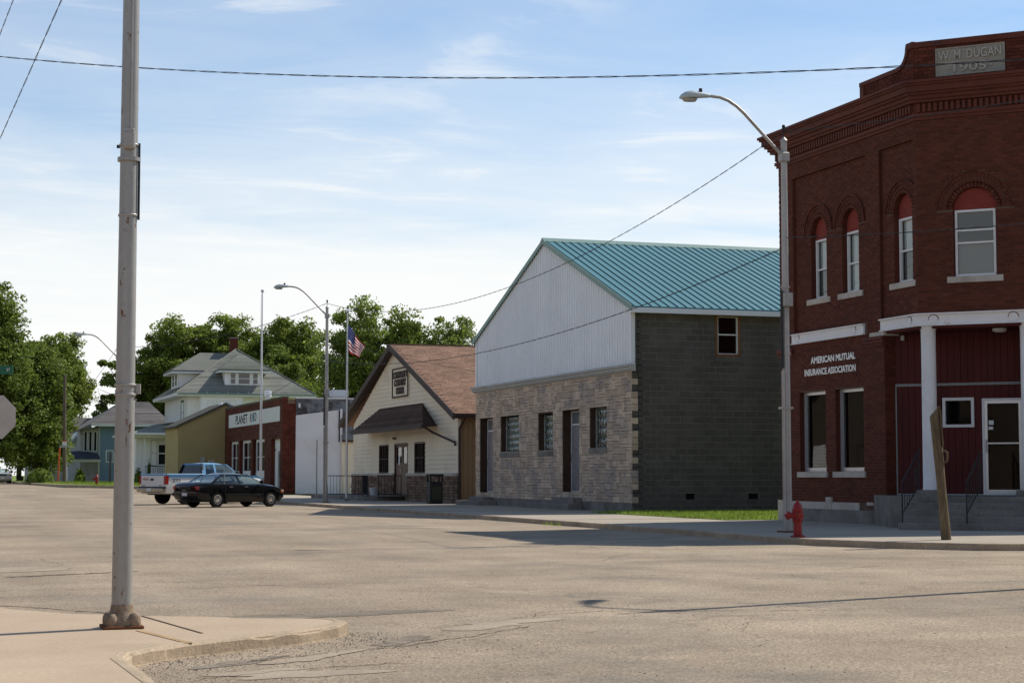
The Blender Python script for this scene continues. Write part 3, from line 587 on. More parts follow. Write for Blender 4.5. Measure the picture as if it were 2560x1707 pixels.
MB().fbox(A, 4.35, 6.25, .44, .62, .0, .05).fbox(A, 2.75, 4.05, .44, .62, .0, .05).fbox(A, 4.05, 4.35, .44, .74, .0, .065).fbox(A, 2.05, 2.35, .56, .64, 0, .06).build('water_table', sillm, BB, bevel=.006)
MB().fbox(A, 1.55, 2.35, 4.30, 4.36, 0, .04).fbox(A, 1.5, 2.38, 4.36, 4.44, 0, .07).fbox(A, 1.48, 2.4, 4.44, 4.52, 0, .10).fbox(A, 6.05, AL + .06, 4.30, 4.40, 0, .05).fbox(A, 6.02, AL + .1, 4.40, 4.52, 0, .09).build('pier_capital', cornm, BB, bevel=.008)
MB().hexa([A.p(1.45, 4.52, -.5), A.p(2.1, 4.52, -.5), A.p(2.1, 4.52, .06), A.p(1.45, 4.52, .06), A.p(1.45, 4.615, -.5), A.p(2.1, 4.615, -.5), A.p(2.1, 4.615, .06), A.p(1.45, 4.615, .06)]).build('bearing_stone', sillm, BB)
pieces('brick', BB, Fr((XF, YC + 1.53, 0), (1, 0, 0), (0, -1, 0)), brick_items(0.0, .30, .82, 4.45, []), brickm, 0, .03, 'pier_return')
# porch beam on the two open sides with rosettes
def offs(path, d):
    out = []
    for i, p in enumerate(path):
        ns = []
        for (q0, q1) in ((path[i - 1] if i else None, p), (p, path[i + 1] if i < len(path) - 1 else None)):
            if q0 is None or q1 is None: continue
            tx, ty = q1[0] - q0[0], q1[1] - q0[1]; l = math.hypot(tx, ty); ns.append((ty / l, -tx / l))
        if len(ns) == 1: nx, ny = ns[0]; out.append((p[0] + nx * d, p[1] + ny * d))
        else:
            mx, my = ns[0][0] + ns[1][0], ns[0][1] + ns[1][1]; k = 2 / (mx * mx + my * my); out.append((p[0] + mx * k * d, p[1] + my * k * d))
    return out
path = [(XF, YC + AL), (XF, YC), P2, (40.3, P2[1])]
def band(path, z0, z1, d0, d1, bb=None):
    bb = bb or MB(); i_, o_ = offs(path, d0), offs(path, d1)
    for k in range(len(path) - 1): bb.hexa([(*i_[k], z0), (*i_[k + 1], z0), (*o_[k + 1], z0), (*o_[k], z0), (*i_[k], z1), (*i_[k + 1], z1), (*o_[k + 1], z1), (*o_[k], z1)])
    return bb
bp = [(XF, YC + 1.62), (XF, YC), P2, (30, P2[1])]
band(bp, 4.62, 4.90, -.30, .045).build('porch_beam', beamp, BB); band(bp, 4.87, 4.902, .045, .10).build('beam_flange', beamp, BB); band(bp, 4.618, 4.645, .045, .085).build('beam_flange', beamp, BB)
for fr, a in ((A, .33), (Cf, .34), (Cf, 2.1)): MB().lathe(fr.p(a, 4.75, .045), [(.105, 0), (.105, .012), (.09, .02)], 20, fr.n).build('rosette', beamp, BB); half_ring(fr, a, 4.75, .105, .122, .046, .052).build('rust_mark', rustm, BB)
# cornice with dentils, parapet with swept shoulder and name plate
pc = [(XF, YC + AL + .0), (XF, YC), P2, (40.3, P2[1])]
def cband(z0, z1, d, ext=True):
    p = [(XF, YC + AL + (d if ext else 0)), (XF, YC), P2, (40.3, P2[1])]; return band(p, z0, z1, -.2, d)
for i, (z0, z1, d) in enumerate([(9.30, 9.37, .05), (9.37, 9.45, .085), (9.45, 9.68, .045), (9.68, 9.75, .17), (9.75, 9.84, .22), (9.84, 9.90, .28), (9.90, 10.04, .335), (10.04, 10.09, .38), (10.09, 10.155, .42)]): cband(z0, z1, d).build('cornice', cornm, BB)
n = int((AL) / .125)
for j in range(n): MB().fbox(A, .05 + j * .125, .05 + j * .125 + .068, 9.47, 9.66, .045, .125).build('dentil', cornm, BB)
for j in range(19): MB().fbox(Cf, .06 + j * .128, .06 + j * .128 + .070, 9.47, 9.66, .045, .125).build('dentil', cornm, BB)
sw = [(-.02, 10.15), (2.31, 10.15), (2.31, 10.61), (.60, 10.61)] + [(.60 - .38 * math.sin(t * math.pi / 12), 10.99 - .38 * math.cos(t * math.pi / 12)) for t in range(1, 7)] + [(.20, 11.05), (-.02, 11.05)]
Ap = Fr((XF - .06, YC - .02, 0), (0, 1, 0), (-1, 0, 0)); Cp = Fr((XF - .05, YC - .05, 0), (s2, -s2, 0), (-s2, -s2, 0))
MB().prism(Ap, sw, -.28, 0).build('parapet', brickd, BB); MB().fbox(Cp, 0.0, CW + .05, 10.15, 11.05, -.3, 0).build('parapet', brickd, BB)
pit = [i for i in brick_items(.02, 2.2, 10.16, 10.54, [])] + brick_items(.02, .24, 10.54, 10.92, [])
pieces('brick', BB, Ap, pit, brickd, 0, .03, 'parapet_brick')
pieces('brick', BB, Cp, brick_items(.0, CW, 10.16, 10.95, [('r', .48, 2.06, 10.22, 10.90)]), brickd, 60, .03, 'parapet_brick')
cap = [(2.36, 10.54), (2.36, 10.64), (.62, 10.64)] + [(.62 - .37 * math.sin(t * math.pi / 12), 11.01 - .37 * math.cos(t * math.pi / 12)) for t in range(1, 7)] + [(.22, 11.10), (-.05, 11.10), (-.05, 10.96), (.12, 10.96), (.13, 10.93)] + [(.62 - .48 * math.sin((6 - t) * math.pi / 12), 11.03 - .48 * math.cos((6 - t) * math.pi / 12)) for t in range(0, 6)] + [(.64, 10.54)]
MB().prism(Ap, cap, -.32, .045).build('coping', cornm, BB); MB().fbox(Cp, -.02, CW + .1, 10.95, 11.08, -.34, .045).build('coping', cornm, BB)
MB().fbox(Ap, 2.18, 2.36, 10.15, 10.54, -.28, .03).build('parapet_end', cornm, BB)
platel = mat('limestone_letters_lit', (0.40, 0.375, 0.325), 0.9, 0.1, 2, spec=0.15)  # same stone as the plate, coloured paler to paint light on the relief
pl = MB().fbox(Cp, .50, 2.04, 10.24, 10.88, -.02, .02).build('name_plate', plate, BB); MB().ring(Cp, .50, 2.04, 10.24, 10.88, .03, .02, .04).build('plate_rim', plate, pl)
text('W. M. DUGAN', Cp, 1.27, 10.60, .02, 1.40, .215, platel, pl, ext=.035, bold=.012); text('1905', Cp, 1.27, 10.305, .02, .74, .20, platel, pl, ext=.035, bold=.012)
for a in (.80, 1.74): MB().lathe(Cp.p(a, 10.40, .02), [(.022, 0), (.022, .03), (.012, .035)], 12, Cp.n).build('raised_dot', platel, pl)
# porch: recessed red wall, ceiling, landing, steps, columns, door
pw = Vector((21.88, 36.92, 0)); S = Fr(pw, (s2, -s2, 0), (-s2, -s2, 0)); DO = (1.99, 2.92)
k = 0; a = -.0
while a < 3.9:
    for (z0, z1) in ((.82, 3.33), (3.39, 4.6)):
        for s0, s1 in solid(a + .004, a + .148, []):
            for y0, y1 in solid(z0, z1, ([(2.37, 3.05)] if a + .074 > 1.09 and a + .074 < 1.81 else []) + ([(.5, 3.02)] if DO[0] < a + .074 < DO[1] else [])):
                MB().fbox(S, s0, s1, y0, y1, -.03, R.uniform(-.002, .002)).build('siding_board', redsid, BB)
    a += .152
for (s0, s1, z0, z1) in ((-.1, 4, 3.05, 4.6), (-.1, 1.09, .8, 3.05), (1.81, DO[0], .8, 3.05), (DO[1], 4, .8, 3.05), (1.09, 1.81, .8, 2.37)): MB().fbox(S, s0, s1, z0, z1, -.1, -.028).build('siding_backing', dark, BB)
MB().fbox(S, 0, 3.9, 3.33, 3.39, -.02, .025).fbox(S, 0, .03, .82, 3.33, 0, .02).build('trim', mat('dull_trim', (0.24, 0.245, 0.225), 0.8), BB)
MB().fbox(S, 0, 3.9, .82, .85, .003, .02).build('base_trim', greytrim, BB)
window(S, 1.09, 1.81, 2.37, 3.05, .03, BB, whitep, .065, dep=.10, gl=panedk)
dr = MB().ring(S, DO[0], DO[1], .83, 3.02, .05, -.06, .03).build('door', whitep, BB)
MB().ring(S, DO[0] + .05, DO[1] - .05, .85, 2.97, .065, -.03, .015, .10).fbox(S, DO[0] + .1, DO[1] - .1, 1.985, 2.015, -.02, .01).build('door_leaf', alum, dr)
MB().add([S.p(DO[0] + .1, .9, -.01), S.p(DO[1] - .1, .9, -.01), S.p(DO[1] - .1, 2.92, -.01), S.p(DO[0] + .1, 2.92, -.01)], [(0, 1, 2, 3)]).build('pane', panedk, dr, recalc=False)
MB().fbox(S, DO[0] - .02, DO[1] + .02, .8, 3.05, -.9, -.8).build('dark_room', dark, dr)
MB().tube([S.p(DO[0] + .085, 1.80, .02), S.p(DO[0] + .085, 1.80, .07), S.p(DO[0] + .085, 2.08, .07), S.p(DO[0] + .085, 2.08, .02)], .012, 8).build('handle', alum, dr)
MB().fbox(S, DO[0] + .14, DO[0] + .25, 2.42, 2.52, -.012, -.006).build('sticker', whitep, dr); MB().fbox(S, DO[0] + .13, DO[0] + .24, 2.31, 2.38, -.012, -.006).build('sticker', signpaint, dr)
MB().fbox(S, .16, .24, 4.40, 4.52, .01, .08).build('junction_box', greytrim, BB)
MB().slab([(XF + .02, YC + 1.5), (XF + .02, YC), P2, (32, P2[1]), (32, 40), (XF + .3, 40)], 4.56, 4.61).build('porch_ceiling', redsid, BB)
MB().lathe(Cf.p(1.65, 4.56, -.7), [(.16, 0), (.16, -.05), (.1, -.08)], 16).build('ceiling_lamp', whitep, BB)
lp = lambda a, d: (Cf.p(a, 0, d).x, Cf.p(a, 0, d).y)
MB().slab([(XF - .06, YC + 2.0), lp(-.55, .62), lp(-.02, .9), lp(4.2, .9), lp(4.5, -3), (XF + 1, YC + 3)], 0, .815).build('landing', greyconc, BB, bevel=.01)
for j in range(4):
    MB().slab([lp(-.02 - .0 * j, 2.1 - .3 * j), lp(4.3, 2.1 - .3 * j), lp(4.3, 2.1 - .3 * (j + 1) - .02), lp(-.02, 2.1 - .3 * (j + 1) - .02)], 0.1, .12 + .14 * (j + 1)).build('step', greyconc, BB, bevel=.012)
for a in (.17, 2.36):
    co = MB().lathe(Cf.p(a, .95, -.15), [(.175, 0), (.175, .05), (.168, .07), (.162, 3.2), (.165, 3.58), (.18, 3.60), (.18, 3.67)], 28).build('porch_column', whitep, BB, smooth=True)
    MB().fbox(Cf, a - .27, a + .27, .80, .95, -.42, .12).build('pedestal', greyconc, co, bevel=.01)
def railing(name, label, pts_bottom, group, scroll=False):
    """pts: foot of the rail at the first step and at the landing"""
    (x0, y0, z0), (x1, y1, z1) = pts_bottom; rl = thing(name, label, 'railing', (x0, y0, z0), group)
    p0, p1 = Vector((x0, y0, z0)), Vector((x1, y1, z1)); H = .86
    MB().tube([p0, p0 + Vector((0, 0, H))], .016, 6).build('post', iron, rl); MB().tube([p1, p1 + Vector((0, 0, H + .05))], .018, 6).build('post', iron, rl)
    MB().tube([p0 + Vector((0, 0, H)), p1 + Vector((0, 0, H))], .018, 6).build('top_rail', iron, rl); MB().tube([p0 + Vector((0, 0, .2)), p1 + Vector((0, 0, .1))], .012, 6).build('bottom_rail', iron, rl)
    n = max(3, int((p1 - p0).length / .2))
    for j in range(1, n):
        q = p0.lerp(p1, j / n); MB().tube([q + Vector((0, 0, .16)), q + Vector((0, 0, H))], .008, 6).build('baluster', iron, rl)
    if scroll:
        q = p0.lerp(p1, .82); t = (p1 - p0).normalized(); bb = MB()
        for sg in (-1, 1):
            for cz, rr_ in ((.30, .045), (.42, .045), (.56, .035)):
                bb.tube([q + t * (sg * (.05 + rr_ * math.cos(u))) + Vector((0, 0, cz + rr_ * math.sin(u))) for u in [i * 5.4 / 14 for i in range(15)]], .007, 5)
        bb.build('scrollwork', iron, rl)
    return rl
pA, pB = Cf.p(.05, .26, 1.95), Cf.p(.12, .82, .72)
railing('iron_railing', 'black iron stair railing with scrollwork beside the first porch column', ((pA.x, pA.y, .26), (pB.x, pB.y, .95)), 'porch stair railings', True)
pA, pB = Cf.p(1.42, .26, 1.95), Cf.p(1.42, .82, .55)
railing('iron_railing', 'black iron stair railing in the middle of the corner porch steps, near the glass door', ((pA.x, pA.y, .26), (pB.x, pB.y, .9)), 'porch stair railings')
# ------------------------------------------------------------------ stone-fronted building with the green steel roof
YB0, YB1 = 52.3, 68.6; BF = Fr((XF, YB0, 0), (0, 1, 0), (-1, 0, 0)); BL = YB1 - YB0; GF = Fr((XF, YB0, 0), (1, 0, 0), (0, -1, 0)); BD = 19.0
SB = thing('stone_front_building', 'stone-fronted grey block building with white ribbed gable and teal steel roof', 'building', (XF, YB0, 0))
op = [('r', 66.35 - YB0, 68.08 - YB0, .60, 3.48), ('r', 63.2 - YB0, 65.43 - YB0, 2.13, 3.52), ('r', 59.56 - YB0, 61.09 - YB0, 2.13, 3.47), ('r', 56.92 - YB0, 58.6 - YB0, .68, 3.48), ('r', 54.43 - YB0, 55.97 - YB0, 2.17, 3.49)]
b = backing(BF, 0, BL, .3, 4.75, op, .35, row=.05)
b.build('wall', stonejt, SB)
MB().fbox(BF, 0.003, BL, -.1, .40, -.3, .03).build('foundation', greyconc, SB, bevel=.01)
# ashlar veneer: random rectangles on a 10 cm grid
cw = .105; chh = .1033; nx = int(BL / cw); nz = 40; occ = np.zeros((nx, nz), bool); z0s = .40
for o in op:
    occ[int(o[1] / cw + .5):int(o[2] / cw + .5), max(0, int((o[3] - z0s) / chh + .5)):int((o[4] - z0s) / chh + .5)] = True
items = []; rr = random.Random(5)
for j in range(nz):
    for i in range(nx):
        if occ[i, j]: continue
        ww, hh = rr.choice([(3, 1), (4, 1), (5, 1), (6, 1), (7, 1), (4, 2), (5, 2), (3, 2), (6, 2), (2, 1), (2, 2), (4, 3), (3, 3)])
        while hh > 1 and (j + hh > nz): hh -= 1
        k = 0
        while k < ww and i + k < nx and not occ[i + k, j:j + hh].any(): k += 1
        if k == 0: hh = 1; k = 1
        if k < 2 and hh > 1: hh = 1
        occ[i:i + k, j:j + hh] = True
        items.append(((i + k / 2) * cw, z0s + (j + hh / 2) * chh, k * cw - .010, hh * chh - .010, .032 + rr.uniform(-.010, .012)))
pieces('stone', SB, BF, items, stonem, 300, .03, 'stone_veneer')
# stone returns toothed into the block wall at the corner
for j in range(20):
    z = .40 + j * .206
    if j % 2 == 0 or j in (3, 9, 15): link('quoin', unit_piece(stonem, .03), SB, GF.mtx(.075 + .0, z + .1, .0, .22, .19, .022))
# doors and glass-block windows
def stone_door(a0, a1, z0, zt, dd):
    MB().fbox(BF, a0, a1, z0 - .3, z0, -.35, .02).build('threshold', greyconc, SB)
    d = MB().ring(BF, a0 + .30, a1, z0, zt, .045, -dd - .05, -dd).fbox(BF, a0 + .3, a1, zt - .50, zt - .44, -dd - .05, -dd).build('door', whitep, SB)
    MB().fbox(BF, a0 + .345, a1 - .045, z0 + .04, zt - .52, -dd - .045, -dd - .02).build('boarded_panel', osb, d)
    MB().fbox(BF, a0 + .345, a1 - .045, zt - .44, zt - .045, -dd - .045, -dd - .03).build('transom', screenm, d)
    MB().fbox(BF, a0, a0 + .30, z0, zt, -dd - .1, -dd - .02).build('side_light', dark, d)
    MB().fbox(BF, a1 - .14, a1 - .07, z0 + 1.05, z0 + 1.3, -dd - .02, -dd + .02).build('lock_plate', alum, d)
# the jamb towards the far side is the one in view, so leaf stands against the near jamb
stone_door(66.35 - YB0, 68.08 - YB0, .60, 3.48, .30); stone_door(56.92 - YB0, 58.6 - YB0, .68, 3.48, .30)
def block_window(a0, a1, z0, z1, nc, nr, pale):
    wv = MB().fbox(BF, a0 - .06, a1 + .02, z0 - .19, z0, -.3, .05).build('window', greyconc, SB, bevel=.01)
    MB().fbox(BF, a0, a1, z0, z1, -.36, -.30).build('backing', mat('painted_reflection_back', (0.22, 0.26, 0.235), 0.9) if pale else screenm, wv)  # pale green backing paints the reflection in the glass blocks as colour
    cwid, chei = (a1 - a0) / nc, (z1 - z0) / nr
    MB().ring(BF, a0, a1, z0, z1, .02, -.28, -.2).build('frame', greytrim, wv)
    for i in range(nc):
        for j in range(nr):
            x0, x1, y0, y1 = a0 + i * cwid + .008, a0 + (i + 1) * cwid - .008, z0 + j * chei + .008, z0 + (j + 1) * chei - .008; g = MB(); nu = 4
            vs = [BF.p(x0 + (x1 - x0) * p / nu, y0 + (y1 - y0) * q / nu, -.22 + .022 * math.sin(math.pi * p / nu) ** .6 * math.sin(math.pi * q / nu) ** .6 if 0 < p < nu and 0 < q < nu else -.235) for q in range(nu + 1) for p in range(nu + 1)]
            g.add(vs, [(q * 5 + p, q * 5 + p + 1, q * 5 + p + 6, q * 5 + p + 5) for q in range(nu) for p in range(nu)]).build('glass_block', gblk, wv, smooth=True)
    for _ in range(7 if pale else 3):
        i, j = R.randrange(nc), R.randrange(nr); MB().fbox(BF, a0 + i * cwid + .03, a0 + i * cwid + cwid * .55, z0 + j * chei + .03, z0 + (j + 1) * chei - .03, -.298, -.29).build('pale_block', blindm, wv)
block_window(63.2 - YB0, 65.43 - YB0, 2.13, 3.52, 8, 6, True); block_window(59.56 - YB0, 61.09 - YB0, 2.13, 3.47, 5, 5, True); block_window(54.43 - YB0, 55.97 - YB0, 2.17, 3.49, 5, 4, False)
for a0, a1, dd, zz in ((65.9 - YB0, 68.9 - YB0, .75, .17), (67.0 - YB0 - .6, 68.2 - YB0, .42, .32), (56.6 - YB0, 61.4 - YB0, .55, .20), (56.7 - YB0, 58.7 - YB0, .38, .40)): MB().fbox(BF, a0, a1, .05, .12 + zz, 0.031, dd).build('stoop', greyconc, SB, bevel=.02)
# cornice between stone and steel
for (z0, z1, d) in ((4.53, 4.58, .07), (4.58, 4.68, .14), (4.68, 4.755, .20)): MB().fbox(BF, -.18, BL + .18, z0, z1, -.05, d).build('cornice', greytrim, SB)
# white ribbed steel gable, sheet by sheet
EZ, RZ, MID = 6.62, 9.62, 60.37 - YB0
def ztop(a): return EZ + (RZ - EZ) * (a / MID if a < MID else (BL - a) / (BL - MID)) - .03
rib = [(0, .0), (.018, .05), (.06, .05), (.078, 0), (.15, 0), (.156, .012), (.174, .012), (.18, 0)]; PW = .2304
a = 0.0
while a < BL - .01:
    e = min(BL, a + PW * 4); b = MB(); prof = []
    for kx in range(4):
        for (u, d) in rib:
            x = a + kx * PW + u * PW / .2304
            if x < e: prof.append((x, d))
    prof.append((e, 0)); vs = []
    for x, d in prof: vs += [BF.p(x, 4.755, .0 + d), BF.p(x, ztop(x), 0.0 + d)]
    b.add(vs, [(2 * i, 2 * i + 2, 2 * i + 3, 2 * i + 1) for i in range(len(prof) - 1)]).build('steel_sheet', whitemetal, SB, recalc=False); a = e
MB().prism(BF, [(0, 4.755), (BL, 4.755), (BL, ztop(BL)), (MID, RZ - .03), (0, ztop(0))], -.3, -.01).build('gable_wall', whitemetal, SB)
MB().fbox(BF, -.012, .14, 4.755, EZ - .05, -.10, .034).fbox(BF, BL - .12, BL + .012, 4.755, EZ - .05, -.10, .034).build('corner_trim', whitemetal, SB)
# block wall
WO = [('r', 2.87, 3.76, 5.05, 6.42), ('r', 1.80, 2.16, .52, .70), ('r', 3.99, 4.38, .52, .70)]
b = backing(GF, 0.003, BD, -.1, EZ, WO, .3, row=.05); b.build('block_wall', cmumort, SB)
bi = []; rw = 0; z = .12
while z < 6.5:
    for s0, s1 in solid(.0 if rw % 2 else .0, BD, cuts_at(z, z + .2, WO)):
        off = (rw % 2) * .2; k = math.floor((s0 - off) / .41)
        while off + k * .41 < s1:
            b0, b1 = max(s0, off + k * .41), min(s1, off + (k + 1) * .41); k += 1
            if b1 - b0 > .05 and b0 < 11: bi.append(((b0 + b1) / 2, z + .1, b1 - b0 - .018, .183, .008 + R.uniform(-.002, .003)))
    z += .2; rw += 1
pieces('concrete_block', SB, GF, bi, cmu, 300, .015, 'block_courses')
wv = window(GF, 2.95, 3.68, 5.12, 6.35, -.02, SB, whitep, .04, mid=5.76, gl=panedk)
MB().ring(GF, 2.87, 3.76, 5.05, 6.42, .08, -.1, .02).build('surround', woodbr, wv); MB().fbox(GF, 2.84, 3.79, 4.88, 5.05, -.1, .03).build('sill', cmu, wv)
for a0, a1 in ((1.80, 2.16), (3.99, 4.38)): MB().fbox(GF, a0, a1, .52, .70, -.2, -.12).build('vent', dark, SB)
MB().box(XF, XF + BD, YB1 - .25, YB1, -.1, EZ).build('far_wall', cmu, SB); MB().box(XF + BD - .2, XF + BD, YB0, YB1, -.1, EZ).build('rear_wall', cmu, SB)
# roof: two slopes, standing seams, ridge cap, rakes, eave fascia
def slope_pts(side, x0, x1, t):
    y_e, y_r = (YB0 - .28, YB0 + MID) if side == 0 else (YB1 + .28, YB0 + MID); k = (RZ - EZ) / MID * .28
    return [(x0, y_e, EZ - k * 1 + t), (x1, y_e, EZ - k + t), (x1, y_r, RZ + t), (x0, y_r, RZ + t)]
for side in (0, 1):
    lo = slope_pts(side, XF - .10, XF + BD, 0.0); hi = slope_pts(side, XF - .10, XF + BD, .05); rf = MB().hexa([*lo, *hi]).build('roof_slope', teal, SB)
    x = XF - .05
    nseam = 46 if side == 0 else 0
    for j in range(nseam):
        e, r_ = slope_pts(side, x, x + .020, .05), slope_pts(side, x, x + .020, .082)
        MB().hexa([*e, *r_]).build('standing_seam', tealrib, rf); x += .30
    p = slope_pts(side, XF - .125, XF - .10, -.10); q = slope_pts(side, XF - .125, XF - .10, .07); MB().hexa([*p, *q]).build('rake_trim', tealtrim, SB)
MB().hexa([(XF - .13, YB0 + MID - .25, RZ - .03), (XF + BD, YB0 + MID - .25, RZ - .03), (XF + BD, YB0 + MID + .25, RZ - .03), (XF - .13, YB0 + MID + .25, RZ - .03), (XF - .13, YB0 + MID - .02, RZ + .13), (XF + BD, YB0 + MID - .02, RZ + .13), (XF + BD, YB0 + MID + .02, RZ + .13), (XF - .13, YB0 + MID + .02, RZ + .13)]).build('ridge_cap', tealtrim, SB)
MB().box(XF - .10, XF + BD, YB0 - .30, YB0 - .27, EZ - .26, EZ - .10).build('eave_fascia', whitemetal, SB); MB().box(XF - .09, XF + BD, YB0 - .27, YB0 + .0, EZ - .24, EZ - .20).build('soffit', whitemetal, SB)

# ------------------------------------------------------------------ cream gabled building
YG0, YG1 = 71.0, 89.3; G = Fr((XF, YG0, 0), (0, 1, 0), (-1, 0, 0)); GL = YG1 - YG0; GMID = 81.0 - YG0; GEZ, GRZ = 3.80, 7.18; GDp = 14
GB = thing('gabled_building', 'cream clapboard gabled building with brown shingle roof, hipped canopy and dark lettered sign', 'building', (XF, YG0, 0))
def gz(a): return GEZ + (GRZ - GEZ) * (a / GMID if a < GMID else (GL - a) / (GL - GMID))
def ga(z):
    if z <= GEZ: return 0, GL
    t = (z - GEZ) / (GRZ - GEZ); return GMID * t, GL - (GL - GMID) * t
gop = [(78.83 - YG0, 81.17 - YG0, .33, 2.74), (82.25 - YG0, 84.03 - YG0, 1.35, 2.72), (75.97 - YG0, 77.71 - YG0, 1.35, 2.74)]
def lap(fr, name, parent, m, z0, z1, st, lim, opens, thick=.02, joined=False):
    z = z0; jb = MB() if joined else None
    while z < z1 - .02:
        ze = min(z1, z + st); l0, h0 = lim(z); l1, h1 = lim(ze)
        for s0, s1 in solid(l0, h0, [(o[0], o[1]) for o in opens if o[2] < (z + ze) / 2 < o[3]]):
            t0 = l1 if s0 == l0 else s0; t1 = h1 if s1 == h0 else s1
            if t1 < t0: t0 = t1 = (t0 + t1) / 2
            b = jb or MB(); b.hexa([fr.p(s0, z, -.01), fr.p(s1, z, -.01), fr.p(s1, z, thick), fr.p(s0, z, thick), fr.p(t0, ze, -.01), fr.p(t1, ze, -.01), fr.p(t1, ze, .003), fr.p(t0, ze, .003)])
            if not joined: b.build(name, m, parent)
        z = ze
    if joined: return jb.build(name, m, parent)
bw = backing(Fr((XF + .02, YG0, 0), (0, 1, 0), (-1, 0, 0)), 0, GL, 0, GEZ, [('r', *o) for o in gop], .18, row=.03); bw.prism(G, [(0, GEZ), (GL, GEZ), (GMID, GRZ)], -.2, -.02).build('wall', cream, GB)
lap(G, 'clapboard', GB, cream, 1.36, GRZ - .1, .19, ga, gop, .032)
# rubble wainscot of small stones
wi = []; z = .0
while z < 1.2:
    h = R.choice([.12, .14, .17]); a = 0
    while a < GL:
        wl = R.uniform(.18, .42)
        if not (78.83 - YG0 - .1 < a + wl / 2 < 81.17 - YG0 + .1): wi.append((a + wl / 2, z + h / 2, wl - .015, h - .015, .05 + R.uniform(-.012, .012)))
        a += wl
    z += h
wains = mat('wainscot_stone', (0.20, 0.135, 0.095), 0.92, 0.2, 2, 0.2, 30, bump=0.5, bscale=25, spec=0.1, rnd=0.35)
MB().fbox(G, 0, gop[0][0], 0, 1.24, -.1, .02).fbox(G, gop[0][1], GL, 0, 1.24, -.1, .02).build('wainscot', stonejt, GB)
pieces('wainscot_stone', GB, Fr((XF - .02, YG0, 0), (0, 1, 0), (-1, 0, 0)), wi, wains, 150, .06, 'wainscot_stones')
MB().fbox(G, -.03, gop[0][0], 1.24, 1.36, -.05, .12).fbox(G, gop[0][1], GL, 1.24, 1.36, -.05, .12).build('ledge', sillm, GB)
# door pair, windows, sign, lamp
dr = MB().ring(G, gop[0][0], gop[0][1], .33, 2.74, .09, -.14, .03).build('door', brownt, GB)
dm = mat('brown_door', (0.15, 0.085, 0.055), 0.6, 0.1, 3, spec=0.3); mid = (gop[0][0] + gop[0][1]) / 2
for d0, d1 in ((gop[0][0] + .09, mid - .01), (mid + .01, gop[0][1] - .09)):
    MB().fbox(G, d0, d1, .35, 1.72, -.08, -.03).ring(G, d0, d1, 1.72, 2.65, .10, -.08, -.03).build('door_leaf', dm, dr)
    MB().add([G.p(d0 + .08, 1.8, -.06), G.p(d1 - .08, 1.8, -.06), G.p(d1 - .08, 2.58, -.06), G.p(d0 + .08, 2.58, -.06)], [(0, 1, 2, 3)]).build('pane', panedk, dr, recalc=False)
MB().fbox(G, gop[0][0], gop[0][1], .3, 2.74, -.19, -.15).build('dark_room', dark, dr)
MB().fbox(G, mid + .35, mid + .60, 1.75, 2.15, -.03, -.022).build('notice', signpaint, dr); MB().lathe(G.p(mid + .08, 1.5, -.03), [(.03, 0), (.03, .05)], 10, G.n).build('knob', alum, dr)
for o in gop[1:]:
    window(G, o[0], o[1], o[2], o[3], .03, GB, brownt, .07, mid=(o[2] + o[3]) / 2, mull=[o[0] + (o[1] - o[0]) * .36, o[0] + (o[1] - o[0]) * .62], gl=panedk, dep=.12)
sg = MB().fbox(G, 78.65 - YG0, 81.43 - YG0, 4.84, 6.21, .02, .06).build('sign_board', cream, GB)
MB().ring(G, 78.65 - YG0, 81.43 - YG0, 4.84, 6.21, .07, .06, .10).build('sign_frame', brownt, sg)
for s, z, wd in (('COMMUNITY', 5.72, 2.50), ('COUNTRY', 5.36, 2.10), ('CORNER', 4.99, 1.45)): text(s, G, 80.04 - YG0, z, .06, wd, .33, brownt, sg, flip=True, ext=.03, bold=.05)
MB().fbox(G, GMID - .1, GMID + .1, 2.93, 3.02, .02, .15).build('lamp_box', brownt, GB)
# roof with shingle courses
oh = .32; yE, yR = YG0 - .45, YG0 + GMID; kk = (GRZ - GEZ) / GMID; zE = GEZ - .45 * kk + .14; zR = GRZ + .14
for (ye, sgn) in ((yE, 1), (YG1 + 1.9, -1)):
    ze = zE if sgn == 1 else GEZ + .14 - 1.9 * (GRZ - GEZ) / (GL - GMID) * .25
    if sgn == -1: ye = 91.2; ze = 3.92
    MB().hexa([(XF - oh, ye, ze - .12), (XF + GDp, ye, ze - .12), (XF + GDp, yR, zR - .12), (XF - oh, yR, zR - .12), (XF - oh, ye, ze), (XF + GDp, ye, ze), (XF + GDp, yR, zR), (XF - oh, yR, zR)]).build('roof_slope', brownsh, GB)
    MB().hexa([(XF - oh - .05, ye, ze - .26), (XF - oh, ye, ze - .26), (XF - oh, yR, zR - .26), (XF - oh - .05, yR, zR - .26), (XF - oh - .05, ye, ze + .03), (XF - oh, ye, ze + .03), (XF - oh, yR, zR + .03), (XF - oh - .05, yR, zR + .03)]).build('rake_board', brownt, GB)
    MB().hexa([(XF - oh, ye, ze - .20), (XF + .02, ye, ze - .20), (XF + .02, yR, zR - .20), (XF - oh, yR, zR - .20), (XF - oh, ye, ze - .125), (XF + .02, ye, ze - .125), (XF + .02, yR, zR - .125), (XF - oh, yR, zR - .125)]).build('rake_soffit', brownt, GB)
sl_len = math.hypot(yR - yE, zR - zE); tv = Vector((0, yR - yE, zR - zE)) / sl_len; nv = Vector((0, -tv.z, tv.y)); me = unit_piece(brownsh, .02); row = 0; shp = []
exp_ = .15
while row * exp_ < sl_len - .1:
    x = XF - oh + (row % 3) * .11
    while x < XF + 10:
        wl = R.choice([.30, .42, .55]); c = Vector((x + wl / 2, yE, zE)) + tv * (row * exp_ + exp_ / 2) + nv * .0; shp.append((c, wl - .012, exp_ + .05)); x += wl
    row += 1
